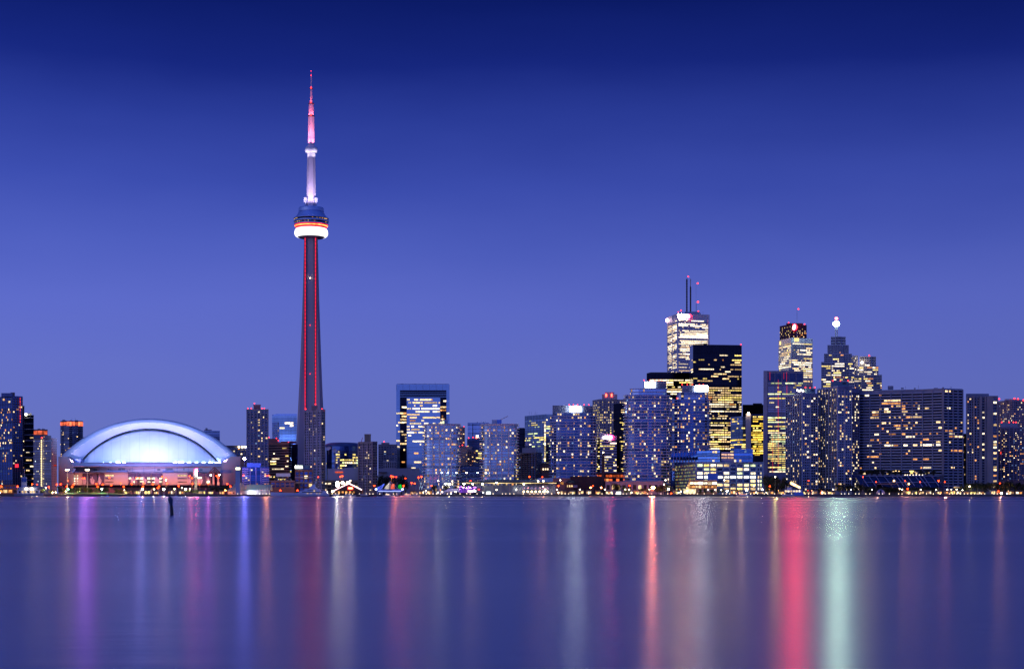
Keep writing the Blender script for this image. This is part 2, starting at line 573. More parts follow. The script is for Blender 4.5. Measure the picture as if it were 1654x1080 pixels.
# ================================================================= west end
D = 2000
fp = fp_corner(-4, 20.5, 36, D, 38)
t = B('glass_tower', 'dark blue glass condominium tower cut by the picture edge, red light stripe on its side', fp, 640, D, G_DEEP)
t.bands(fp[1][:2], 642, 783, D, 34, bay=2.6, hf=.72, wf=.8, glass=G_DEEP, lit=.13, mats=HOME)
t.bands(fp[1][1:], 642, 783, D, 34, bay=2.4, hf=.55, wf=.75, glass=G_DARK, lit=.06, mats=HOME)
t.slabs(fp[1][:2], 642, 783, D, 34, h=.35, out=.25, mat=STEEL, name='floor_slab')
t.piers(fp[1][:2], 640, 783, D, 7, .5, .4, STEEL)
t.piers(fp[1][1:], 640, 783, D, 5, .9, .5, CONCD)
t.pbox('crown', 2.2, 20.3, 634.5, 640.2, D - .4, 14, G_DARK)
t.pbox('crown_corner', 17, 24, 633.5, 640.2, D + 1, 10, CONCD)
for k in range(9):
    t.sign(32.2, 33.4, 642 + k * 4.6, 645.4 + k * 4.6, D + 5, REDL, 'red_light_strip')
t.sign(24.5, 30, 749, 754.5, D - 1.5, lit('sign_red_soft', (1, .03, .06), 1.6, 'AUTO', False))
fp = fp_box(35, 39.3, 2040, 25)
t = B('apartment_tower', 'narrow shadowed tower wedged behind the dark glass condominium', fp, 656, 2040, CONCD)
t.bands(fp[1], 657, 785, 2040, 36, bay=2.2, hf=.5, wf=.6, lit=.08)
D = 2060
fp = fp_box(39, 54.5, D, 30)
t = B('slab_tower', 'tower with thin white floor edges and a glowing rooftop lamp', fp, 671, D, G_DARK)
t.bands(fp[1], 672, 784, D, 34, bay=2.5, hf=.6, wf=.8, lit=lambda k, x: .2 if k < 22 else .03, run=2, mats=[(WARM, 4), (WHITE, 2), (AMBER, 2)])
t.slabs(fp[1], 674.5, 784, D, 12, h=1.0, out=.7, mat=CONCL, name='floor_slab')
t.pbox('penthouse', 40.5, 51, 667, 671, D + 3, 14, CONCL)
t.warning(41.8, 669, D - 1, 1.6, lit('rooftop_lamp', (1, .95, .6), 12, 'AUTO', False), 0, 'rooftop_lamp')
D = 2150
fp = fp_box(53.5, 76.8, D, 25)
t = B('apartment_tower', 'tower with red glowing crown standing behind the pale hotel block', fp, 694, D, CONCD)
t.bands(fp[1], 703.5, 785, D, 26, bay=2.6, hf=.5, wf=.7, lit=.1)
REDCROWN = lit('crown_light', (1, .16, .07), 1.5, 'AUTO', True, .25)
t.bands(fp[1], 694.8, 702, D, 1, bay=6, hf=.85, wf=.9, glass=BLACK, lit=1, mats=[(REDCROWN, 1)], name='crown_band')
t.clutter(55, 75, 693.6, D, 5, 12, 2)
D = 1900
fp = fp_corner(54, 83, 92, D, 40)
t = B('hotel_block', 'pale concrete hotel block with one vertical column of yellow stair lights', fp, 708, D, CONC)
t.bands(fp[1][:2], 709, 787, D, 19, bay=2.9, hf=.42, wf=.42, glass=G_PALE, lit=.09, strip=False, mats=[(WARM, 3), (WHITE, 3), (COOL, 2)])
t.bands(fp[1][1:], 711, 787, D, 19, bay=2.6, hf=.4, wf=.4, glass=CONCD, lit=.02, strip=False)
t.pbox('upper_block', 72, 82.6, 703, 709, D + 4, 14, CONC)
for k in range(27):
    t.sign(66.4, 68, 710 + k * 2.8, 711.9 + k * 2.8, D + 12, lit('stair_light', (1, .74, .34), 2.2, 'NONE', False), 'stair_window', 1)
t.sign(87, 91.5, 750, 752.4, D, REDL)
t.warning(67.5, 706.5, D + 12, 1.1)
D = 2300
fp = fp_arc(98, 134, D, 14, 20, 12)
t = B('round_tower', 'rounded dark tower with glowing orange red crown beside the domed stadium', fp, 680, D, G_DARK)
t.bands(fp[1], 690, 760, D, 22, bay=2.6, hf=.6, wf=.7, lit=.07, mats=HOME)
t.slabs(fp[1], 688, 760, D, 23, h=.5, out=.5, mat=CONC, name='floor_slab')
t.bands(fp[1], 680.5, 687.5, D, 1, bay=7, hf=.95, wf=.86, glass=BLACK, lit=1, mats=[(REDCROWN, 1)], name='crown_band')
t.clutter(102, 130, 679.5, D + 6, 7, 12, 2)
t.pbox('side_wing', 133.5, 137.5, 706, 760, D + 20, 15, CONCD)
D = 1640
fp = fp_box(-3, 28.5, D, 14)
t = B('brick_shed', 'low orange lit brick building at the water beside the moored ferry', fp, 783.5, D, BRICK, cat='building')
t.bands(fp[1], 784.5, 789, D, 1, bay=3, hf=.55, wf=.5, glass=G_DEEP, lit=.1, strip=False)
t.bands(fp[1], 790, 796, D, 1, bay=5.5, hf=.75, wf=.75, glass=BLACK, lit=.8, strip=False, mats=[(WARM, 2), (AMBER, 1)])

# ================================================================= between stadium and tall tower
D = 2250
t = B('office_block', 'dim blue office block peeping over the slope of the stadium roof', fp_box(329, 355, D, 20), 696, D, G_BLUE, cat='office')
t.bands(t.front, 698, 760, D, 17, bay=3, hf=.6, lit=.04, run=2, mats=OFFICE, glass=G_BLUE)
t.pbox('mechanical_box', 330, 342, 693.5, 696, D + 2, 10, STEEL); t.clutter(331, 340, 693.5, D, 3, 6)
D = 2080
t = B('office_block', 'low dark office with a row of rooftop lamps behind the stadium corner', fp_box(364, 400, D, 25), 720, D, CONCD, cat='office')
t.bands(t.front, 722, 790, D, 16, bay=3.2, hf=.55, wf=.6, lit=.1, strip=False, glass=G_BLUE)
for px in (386, 391.5, 396.5): t.warning(px, 721.5, D - 1, .9, LAMPW, .5, 'roof_lamp')
D = 1850
fp = fp_box(399, 433, D, 26)
t = B('apartment_tower', 'slim concrete apartment tower with red lamps on its roof corners, free of neighbours', fp, 661.5, D, CONC)
t.bands(fp[1], 663, 760, D, 23, bay=3.1, hf=.5, wf=.72, glass=G_DARK, lit=lambda k, x: .28 if .45 < x < .75 else .05, mats=[(WHITE, 4), (WARM, 4), (DIMBLUE, 3)])
t.piers(fp[1], 660.5, None, D, 7, 1.2, 1.0, CONC)
t.pbox('penthouse', 409.5, 420.8, 653.5, 662, D + 4, 12, CONCD); t.pbox('penthouse_slab', 409, 421.2, 653, 654.2, D + 3.8, 12.6, CONC)
for px, py in ((400.3, 660), (406, 660), (411, 652), (423, 660), (427, 660), (432, 662)): t.warning(px, py - .8, D + 1, .8, None, 1)
D = 2200
fp = fp_box(439.5, 479.5, D, 30)
t = B('glass_office', 'blue glass office with rounded top and red band low on its face', fp, 670, D, G_BLUE, cat='office')
b = MB()
arc = [(439.5 + 8 - 8 * math.cos(a), 676 - 8 * math.sin(a)) for a in [i * math.pi / 12 for i in range(7)]]
b.face([(X(px, D - .7), D - .7, Z(py, D)) for px, py in arc + [(479.5, 668), (479.5, 681), (439.5, 681)]])
t.part('rounded_top', b, G_BLUE)
t.bands(fp[1], 671, 681, D, 3, bay=3, hf=.8, lit=.0, glass=G_TEAL, off=.9)
t.bands([(X(451.5, D), D), fp[1][1]], 681, 713, D, 8, bay=2.4, hf=.7, wf=.9, glass=G_TEAL, lit=.22, run=3, mats=[(YELLOW, 3), (WHITE, 3)])
t.bands([fp[1][0], (X(451, D), D)], 682, 712, D, 8, bay=2.6, hf=.55, wf=.6, glass=G_DEEP, lit=.04, strip=False)
t.pbox('white_grid_wall', 439.5, 451, 681.5, 785, D - .04, 2, CONCL)
t.sign(453, 478, 712.5, 716, D - 1, wall('red_panel', (.30, .02, .03)), 'red_fascia')
D = 1950
fp = fp_corner(432, 466, 470.5, D, 50)
t = B('brown_office', 'stepped brown office block with bright yellow floors beneath the blue glass office', fp, 715, D, BROWN, cat='office')
t.bands(fp[1][:2], 717, 780, D, 15, bay=2.6, hf=.45, wf=.9, glass=G_BLACK, lit=lambda k, x: .34 if k < 9 else .1, run=4, mats=[(YELLOW, 6), (WHITE, 3)])
t.bands(fp[1][1:], 717, 780, D, 15, bay=2.6, hf=.45, wf=.9, glass=G_BLACK, lit=.12, run=2, mats=[(YELLOW, 6), (WARM, 3)])
t.pbox('upper_step', 432.3, 448.5, 708, 715.2, D + 22, 18, BROWN)
for px, py in ((434.5, 707), (446.5, 708.5), (449.5, 712), (466, 715)): t.warning(px, py - 1, D + 14, .8)
t.bands([(X(471, 1990), 1990), (X(480, 1990), 1990)], 716, 780, 1990, 18, bay=3, hf=.5, lit=.12, run=2, mats=OFFICE)
t.pbox('rear_wing', 470.6, 481, 717, None, 1990.2, 20, G_DARK)
D = 1720
fp = fp_box(391, 435, D, 22)
t = B('balcony_apartments', 'low dark blue apartments with stacked balconies at both ends', fp, 755, D, G_DEEP, cat='apartments')
t.bands(fp[1], 757, 783, D, 8, bay=3, hf=.7, wf=.6, glass=G_DEEP, lit=.12, mats=HOME)
for a, c in ((391, 401.5), (424, 435)):
    seg = [(X(a, D), D), (X(c, D), D)]
    t.slabs(seg, 757, 783, D, 8, h=1.0, out=1.6, mat=wall('balcony_terracotta', (.34, .20, .20)))
t.pbox('rooftop_block', 399, 421.5, 747.3, 755.2, D + 5, 12, wall('blue_cladding', (.10, .16, .30)))
for px in (404, 413.5, 421.5): t.pbox('pier', px - .6, px + .6, 755, 783, D - .5, 1, wall('balcony_terracotta', (.34, .20, .20)))

D = 1760
fp = fp_corner(492.5, 519, 524.5, D, 45)
t = B('apartment_tower', 'slim concrete apartment tower standing in front of the tall tower shaft', fp, 661.5, D, CONC)
t.bands(fp[1][:2], 664, 790, D, 29, bay=2.9, hf=.5, wf=.62, glass=G_DARK, lit=lambda k, x: .2 if .3 < x < .75 else .06, strip=False, mats=[(WHITE, 4), (WARM, 4), (AMBER, 2), (DIMBLUE, 4)])
t.bands(fp[1][1:], 664, 790, D, 29, bay=2.9, hf=.5, wf=.62, glass=G_DARK, lit=.08, strip=False)
t.piers(fp[1][:2], 661, None, D, 5, 1.0, .9, CONC); t.piers(fp[1][1:], 661, None, D, 2, .8, .6, CONC)
t.pbox('penthouse', 503.2, 512.8, 655, 662, D + 6, 10, CONCD); t.pbox('penthouse_slab', 502.8, 513.2, 654.2, 655.4, D + 5.8, 10.6, CONC)
for px, py in ((493.8, 661), (509.5, 653.5), (520, 661), (522.5, 663)): t.warning(px, py - .8, D + 3, .8, None, 1)
D = 1700
BRN = wall('brown_brick', (.22, .09, .06))
fp = fp_box(476.5, 505, D, 24)
t = B('brick_hotel', 'brown brick harbour hotel with blue glass bays under a glowing white rooftop sign', fp, 759.5, D, BRN, cat='hotel')
t.bands(fp[1], 761, 779, D, 3, bay=4.6, hf=.75, wf=.7, glass=G_DEEP, lit=.06, strip=False, mats=HOME)
t.bands(fp[1], 780, 793, D, 2, bay=4.6, hf=.7, wf=.7, glass=G_DEEP, lit=.15, strip=False)
t.slabs(fp[1], 770.5, 779, D, 1, h=1.4, out=1.2, mat=wall('pale_stone_trim', (.42, .32, .30)), name='cornice')
t.pbox('rooftop_storey', 478.5, 503, 757, 759.7, D + 2, 16, G_DEEP)
t.pbox('mechanical_box', 491, 499.5, 751.5, 757.2, D + 6, 8, wall('teal_cladding', (.12, .22, .30)))
SIGNW = lit('sign_white', (1, 1, .84), 9, 'AUTO', False)
lettering(t, 'Radisson', 3.6, 482.8, 755.8, D, SIGNW, 0, .62, 1.1, .15, -2)
t.pbox('sign_board', 476.5, 489.5, 750.6, 757, D + .2, .8, wall('sign_back', (.42, .50, .46)))
D = 1680
TERRA = wall('terracotta_wall', (.32, .13, .10))
fp = fp_box(437, 476, D, 16)
t = B('arcade_building', 'low terracotta arcade building with arched blue roof lights beside the brick hotel', fp, 776.5, D, TERRA, cat='building')
t.bands(fp[1], 778, 787, D, 2, bay=5.2, hf=.6, wf=.72, glass=G_DEEP, lit=.08, strip=False)
t.slabs(fp[1], 776.5, 782.5, D, 1, h=1, out=.9, mat=wall('balcony_terracotta', (.34, .20, .20)), name='cornice')
b = MB()
for k in range(4):
    cx = X(445 + k * 7.2, D); r = 2.0
    b.grid([[(cx + r * math.cos(a), yy, Z(776.5, D) + r * 1.25 * math.sin(a)) for a in [math.pi * i / 10 for i in range(11)]] for yy in (D + 1, D + 10)])
t.part('vault_roof', b, wall('blue_roof_sheet', (.20, .28, .42), .4), smooth=True)
t.pbox('billboard', 446, 469, 764, 769.3, D + 12, 1, WHITEP)
for px in (449, 457, 466): t.pbox('billboard_post', px - .4, px + .4, 769.3, 777, D + 12.4, .5, STEEL)

D = 1950
fp = fp_arc(526, 579.5, D, 26, 40, 12)
t = B('broadcast_arena', 'curved dark blue arena roof over a facade of bright yellow windows', fp, 720, D, G_DEEP, cat='arena')
b = MB()
rows = []
for v in range(7):
    a = v / 6 * math.pi / 2
    rows.append([(x + (X(552, D) - x) * (1 - math.cos(a)) * .35, y + 22 * (1 - math.cos(a)), Z(720, D) + (Z(713.2, D) - Z(720, D)) * math.sin(a)) for x, y in offset(fp[1], 1.5)])
b.grid(rows); t.part('curved_roof', b, wall('navy_roof', (.06, .10, .22), .45), smooth=True)
t.bands(fp[1][5:], 727, 758, D + 2, 7, bay=3, hf=.55, wf=.8, glass=G_DARK, lit=.62, run=2, mats=[(YELLOW, 4), (GREENISH, 2), (WHITE, 2)])
t.bands(fp[1][:6], 742, 758, D + 8, 4, bay=4, hf=.6, wf=.8, glass=G_DEEP, lit=.15, run=2, mats=[(YELLOW, 1)])
t.sign(528, 529.6, 730, 740, D + 14, wall('red_panel', (.30, .02, .03)), 'red_banner')
for px, w_ in ((541.5, .9), (548, .9)): t.pbox('concrete_frame', px - w_, px + w_, 739, 757, D - 1, 1, wall('pale_stone_trim', (.42, .32, .30)))
t.pbox('concrete_frame', 539, 552, 747.5, 749.2, D - 1.2, 1, wall('pale_stone_trim', (.42, .32, .30)))
def dish(px, py, D, r, tilt, label):
    d = Thing('satellite_dish', label, 'satellite dish', (X(px, D), D, Z(py, D)))
    b = MB()
    n = 18
    rows = []
    for q in range(5):
        rr = r * q / 4
        rows.append([(X(px, D) + rr * math.cos(2 * math.pi * k / n), D - 1.0 + .9 * (1 - (q / 4) ** 2), Z(py, D) + rr * .72 * math.sin(2 * math.pi * k / n) + tilt * rr * math.cos(2 * math.pi * k / n)) for k in range(n + 1)])
    b.grid(rows); d.part('reflector', b, WHITEP, smooth=True)
    b = MB(); b.tube((X(px, D), D + .2, Z(py, D)), (X(px, D), D + 4, Z(py, D) - r * 2.2), .5); d.part('mount', b, STEEL)
    b = MB(); b.tube((X(px, D), D - .6, Z(py, D)), (X(px, D) + .5, D - 3, Z(py, D) + .4), .15); d.part('feed_horn', b, STEEL)
dish(530.5, 723.8, 1945, 3.1, .25, 'large white dish tilted up, higher of the two beside the arena')
dish(540.2, 727.6, 1940, 2.9, .1, 'large white dish, lower of the two in front of the arena windows')
D = 1850
t = B('white_hall', 'windowless pale grey hall with small red sign below the arena windows', fp_box(529, 579.5, D, 22), 757.2, D, wall('pale_panel', (.42, .43, .48), .6, .06), cat='hall')
t.pbox('upper_panel', 556, 579.3, 755, 770, D - .3, 3, wall('pale_panel', (.42, .43, .48), .6, .06))
t.sign(541.5, 554, 761, 763.4, D - 1, lit('sign_orange_soft', (1, .14, .06), .7, 'NONE', True, 1.2), 'sign')
D = 1790
t = B('parking_garage', 'floodlit parking structure behind the red neon gable', fp_box(521, 579, D, 20), 776, D, wall('garage_concrete', (.34, .26, .20)), cat='garage')
t.bands(t.front, 778, 793, D, 3, bay=5, hf=.5, wf=.7, glass=BLACK, lit=.7, strip=False, mats=[(YELLOW, 2), (WHITE, 1)])
D = 1740
fp = fp_corner(579.3, 602, 609.5, D, 42)
t = B('apartment_tower', 'short brown grey apartment tower with dark rooftop box beside the arena', fp, 713.5, D, wall('brown_grey_concrete', (.25, .21, .22)))
t.bands(fp[1][:2], 715, 793, D, 18, bay=2.8, hf=.5, wf=.6, glass=G_DARK, lit=lambda k, x: .22 if x > .55 else .04, strip=False, mats=[(WHITE, 4), (WARM, 5), (DIMBLUE, 2)])
t.bands(fp[1][1:], 715, 793, D, 18, bay=2.8, hf=.5, wf=.6, glass=G_DARK, lit=.06, strip=False)
t.piers(fp[1][:2], 713, None, D, 4, 1.2, .8, wall('brown_grey_concrete', (.25, .21, .22)))
t.pbox('penthouse', 588.7, 599, 701, 713.8, D + 8, 12, CONCD); t.pbox('penthouse_slab', 588.3, 599.4, 700.6, 701.6, D + 7.6, 12.8, CONC)
b = MB(); b.tube((X(582.5, D), D + 6, Z(713.5, D)), (X(584.8, D), D + 6, Z(706, D)), .3); t.part('crane_arm', b, wall('red_panel', (.30, .02, .03)))
D = 2200
t = B('grey_block', 'grey stepped office block with red roof lamp between two towers', fp_box(611, 641.5, D, 30), 718, D, CONC, cat='office')
t.bands(t.front, 720, 760, D, 11, bay=3.6, hf=.45, wf=.6, glass=G_DARK, lit=.05, strip=False)
t.pbox('upper_step', 616, 629, 714.5, 718.2, D + 5, 14, CONC); t.warning(620.5, 713, D + 5, 1)
D = 2120
t = B('grid_block', 'small pale block with a grid of square windows below the grey office', fp_box(618.5, 640, D, 20), 745, D, CONCL, cat='office')
t.bands(t.front, 746, 758, D, 5, bay=3.2, hf=.6, wf=.6, glass=G_BLACK, lit=.16, strip=False, mats=OFFICE)
D = 1860
t = B('warehouse', 'long windowless white warehouse behind dark trees', fp_box(611, 677.5, D, 30), 757, D, wall('pale_panel', (.42, .43, .48), .6, .06), cat='warehouse')
t.pbox('loading_canopy', 611.5, 625, 761.5, 763.4, D - 3, 3, CONCD)

# --- wide blue office with the dark inverted U
D = 2300
fp = fp_box(640, 726, D, 45)
FR = glass('glass_frame_blue', (.24, .36, .52), .85, .12, .16)
t = B('frame_office', 'wide blue glass office with dark inverted U recess around brightly lit floors', fp, 621, D, FR, cat='office')
def seg(a, c, d=0.0): return [(X(a, D), D - d), (X(c, D), D - d)]
t.pbox('dark_recess', 646, 721, 630, 762, D - .6, 2, G_BLACK)
t.pbox('inner_panel', 657, 711, 642, 762, D - 1.6, 3, FR)
LF = lambda k, x: .68 if k > 12 else (.42 if k > 7 else .30)
OFW = [(WHITE, 5), (WARM, 5), (AMBER, 1)]
t.bands(seg(657.3, 710.7, 1.6), 643, 758, D, 24, bay=2.1, hf=.5, wf=.9, glass=FR, lit=LF, run=4, mats=OFW)
t.bands(seg(646.3, 656.8, .6), 650, 758, D, 22, bay=2.1, hf=.5, wf=.9, glass=G_BLACK, lit=LF, run=3, mats=OFW)
t.bands(seg(711.3, 720.8, .6), 645, 758, D, 23, bay=2.1, hf=.5, wf=.9, glass=G_BLACK, lit=lambda k, x: .7 if k > 11 else .3, run=3, mats=OFW)
t.bands(seg(640.2, 645.8), 655, 758, D, 21, bay=2.1, hf=.5, wf=.9, glass=FR, lit=LF, run=2, mats=OFW)
t.bands(seg(721.2, 725.8), 645, 758, D, 23, bay=2.1, hf=.5, wf=.9, glass=FR, lit=.4, run=2, mats=OFW)
for k in range(9): t.pbox('mullion', 640 + k * 10.7, 640.35 + k * 10.7, 621.5, 629.5, D - .3, .3, STEEL)
for k in range(4): t.pbox('recess_rail', 646, 721, 633 + k * 2.6, 633.5 + k * 2.6, D - .9, .3, FR)
t.pbox('roof_rail', 641, 725, 619.6, 620, D + 1, .3, STEEL)
t.clutter(642, 724, 620.6, D, 9, 20, 1.6)

# --- twin rounded condominiums with white balcony edges
def twin(x0, x1, top, wing, label, seed):
    D = 1680
    fp = fp_arc(x0, x1, D, 11, 22, 12, .55)
    t = B('round_condominium', label, fp, top + 1, D, G_BLUE, cat='condominium', group='twin round condominiums with white balconies')
    cx = (x0 + x1) / 2
    t.rng = random.Random(seed)
    t.bands(fp[1], top + 3, 793, D, 23, bay=2.2, hf=.74, wf=.7, glass=G_TEAL, lit=.22, mats=[(WARM, 5), (WHITE, 4), (AMBER, 2), (DIMBLUE, 3), (DIMW, 3)])
    WB = wall('balcony_white', (.56, .62, .74), .5, .08)
    t.slabs(fp[1], top + 2, 793, D, 23, h=.75, out=1.0, mat=WB)
    t.slabs(fp[1][:3], top + 2, 793, D, 23, h=.9, out=2.4, mat=WB); t.slabs(fp[1][-3:], top + 2, 793, D, 23, h=.9, out=2.4, mat=WB)
    for fx in (.24, .43, .57, .77):
        px = x0 + (x1 - x0) * fx
        t.pbox('pier', px - .9, px + .9, top + .5, None, D - 1.3, 2.6, WB)
    t.slabs(fp[1], top - .2, top + .6, D, 1, h=1.0, out=1.8, mat=WB, name='roof_slab')
    t.pbox('penthouse', cx - 3.2 - wing * .5, cx + 4.2 - wing * .5, 677.5, top + 1, D + 1, 10, G_DEEP if wing > 0 else CONCL)
    t.pbox('penthouse_wall', cx - 9 + (9 if wing < 0 else -3), cx + 1 + (9 if wing < 0 else -1), top - 7.5, top + .8, D + 5, 9, WB)
    b = MB()
    za, zb = Z(top - 7.6, D), Z(top - 13.2, D)
    xa, xb = X(cx + wing * 2, D), X(cx + wing * 14, D)
    b.prism([(min(xa, xb), D + 1), (max(xa, xb), D + 1), (max(xa, xb), D + 7), (min(xa, xb), D + 7)], 0, .5)
    b.v = [(x, y, z + (za if abs(x - xa) < 1e-6 else zb)) for x, y, z in b.v]
    t.part('roof_wing', b, WB)
    if wing < 0: t.bands([(X(cx - 2.5, D), D + .9), (X(cx + 4.2, D), D + .9)], 679.5, top, D, 1, bay=2.2, hf=.8, wf=.85, lit=1, mats=[(GREENISH, 1), (WHITE, 1)])
    return t
twin(685.5, 741.5, 685, -1, 'rounded white balconied condominium in front of the wide blue office', 4)
twin(778, 835, 685, 1, 'rounded white balconied condominium with roof wing pointing away from the wide blue office', 9)
D = 1900
BEIGE = wall('beige_stone', (.36, .28, .24))
t = B('beige_tower', 'beige stone tower with punched windows beside the first white balconied condominium', fp_box(738, 751, D, 22), 690, D, BEIGE)
t.bands(t.front, 692, 785, D, 27, bay=3, hf=.5, wf=.5, glass=G_BLACK, lit=.14, strip=False, mats=[(WARM, 3), (AMBER, 2)])
t.warning(740, 688.8, D + 1, .9); t.warning(749.3, 689.2, D + 1, .9)
D = 1800
fp = fp_corner(742, 755, 768.5, D, 35)
t = B('stepped_apartments', 'beige stepped apartment block with amber windows between the white balconied pair', fp, 727, D, BEIGE, cat='apartments')
t.bands(fp[1], 729, 790, D, 18, bay=2.8, hf=.5, wf=.55, glass=G_BLACK, lit=.2, strip=False, mats=[(WARM, 3), (AMBER, 3)])
t.pbox('upper_step', 745, 762, 720.5, 727.2, D + 10, 14, BEIGE)
for px, py in ((742.5, 718), (747, 716.5), (754, 719)): t.warning(px, py + 2, D + 12, .8, None, 2.5)
D = 2350
t = B('blue_glass_tower', 'plain blue mirror glass tower with one dark seam behind the white balconied pair', fp_box(755.3, 790, D, 35), 683, D, G_BLUE, cat='office')
t.bands(t.front, 684, 760, D, 22, bay=3, hf=.8, glass=G_BLUE, lit=.02, run=2, mats=OFFICE)
t.pbox('dark_seam', 763, 764, 684, 735, D - .6, .8, G_BLACK); t.clutter(765, 788, 682.7, D, 4, 15, 2)
D = 2200
t = B('dark_office', 'dark stepped office with red roof lamps and lit floors behind the balconied pair', fp_box(754.5, 778, D, 25), 709, D, G_DARK, cat='office')
t.bands(t.front, 711, 775, D, 17, bay=2.6, hf=.5, wf=.85, lit=.25, run=2, mats=[(YELLOW, 3), (WARM, 3)], glass=G_DARK)
t.pbox('lit_penthouse', 767, 774, 703.5, 709.2, D + 2, 8, CONC); t.warning(771, 704, D, 1.1, LAMPW, 0, 'roof_lamp')
for px, py in ((757, 707), (764, 706), (769, 707)): t.warning(px, py, D + 1, .9)
D = 1720
t = B('glass_block', 'low dark glass block with grey floor edges between the white balconied pair', fp_box(742.5, 778.5, D, 18), 752, D, G_DARK, cat='apartments')
t.bands(t.front, 754, 792, D, 9, bay=3, hf=.65, wf=.8, lit=.09, mats=HOME); t.slabs(t.front, 753, 792, D, 9, h=.7, out=1, mat=CONC)
t.pbox('upper_step', 764, 777, 746, 752.3, D + 4, 12, G_DARK)
D = 2150
t = B('dark_office', 'dark office with long yellow floors beside the teal glass office', fp_box(834, 849, D, 25), 692, D, G_BLACK, cat='office')
t.bands(t.front, 699, 775, D, 22, bay=2.4, hf=.5, wf=.9, lit=.28, run=3, mats=[(YELLOW, 3), (GREENISH, 1)], glass=G_BLACK)
t.pbox('mechanical_box', 837, 847, 690.5, 692.2, D + 3, 10, STEEL)
D = 2050
fp = fp_corner(848, 882, 894, D, 30)
t = B('teal_office', 'teal mirror glass office with greenish lit floors and bright stair column', fp, 669.5, D, G_TEAL, cat='office')
TM = [(YELLOW, 4), (GREENISH, 4), (WHITE, 2)]
t.bands(fp[1][:2], 676, 760, D, 24, bay=2.4, hf=.5, wf=.9, glass=G_TEAL, lit=lambda k, x: .34 if (k > 10) else .22, run=4, mats=TM)
t.bands(fp[1][1:], 676, 760, D, 24, bay=2.4, hf=.5, wf=.9, glass=G_BLUE, lit=.16, run=2, mats=TM)
t.bands([(X(879, D), D - .3), (X(881.5, D), D - .3)], 683, 745, D, 22, bay=2, hf=.8, wf=.9, lit=1, mats=[(YELLOW, 1), (WHITE, 1)], name='stair_band')
t.bands([(X(881, D), D - .2), (X(893, D), D + 6)], 672, 681, D, 1, bay=9, hf=.8, wf=.9, lit=1, glass=G_TEAL, mats=[(lit('lobby_dim', (1, .8, .5), .55), 1)], name='top_floor')
t.piers(fp[1][:2], 669.3, 760, D, 8, .3, .3, STEEL); t.clutter(852, 890, 669, D, 5, 14, 2)
D = 1780
fp = fp_corner(838.5, 866, 875.5, D, 40)
t = B('grey_apartments', 'short grey apartment block with pale rooftop box before the teal office', fp, 731, D, CONC, cat='apartments')
t.bands(fp[1][:2], 733, 785, D, 16, bay=2.8, hf=.6, wf=.6, glass=G_DARK, lit=.05)
t.bands(fp[1][1:], 733, 785, D, 16, bay=2.8, hf=.5, wf=.5, glass=G_BLUE, lit=.04, strip=False)
t.piers(fp[1][:2], 730.5, None, D, 7, .9, .7, BROWN); t.pbox('penthouse', 843.5, 866, 723, 731.3, D + 5, 12, CONCL)
D = 1760
t = B('podium_block', 'low brown podium with three bright windows next to the curved balcony tower', fp_box(874.5, 896, D + 20, 18), 748, D + 20, BROWN, cat='building')
for k in range(3): t.sign(876.6 + k * 3.6, 878.6 + k * 3.6, 756, 758.6, D + 19.8, WHITE, 'window', .4)
t.pbox('lit_base', 875, 889, 764, 773, D + 19, 2, wall('salmon_wall', (.42, .20, .16)))
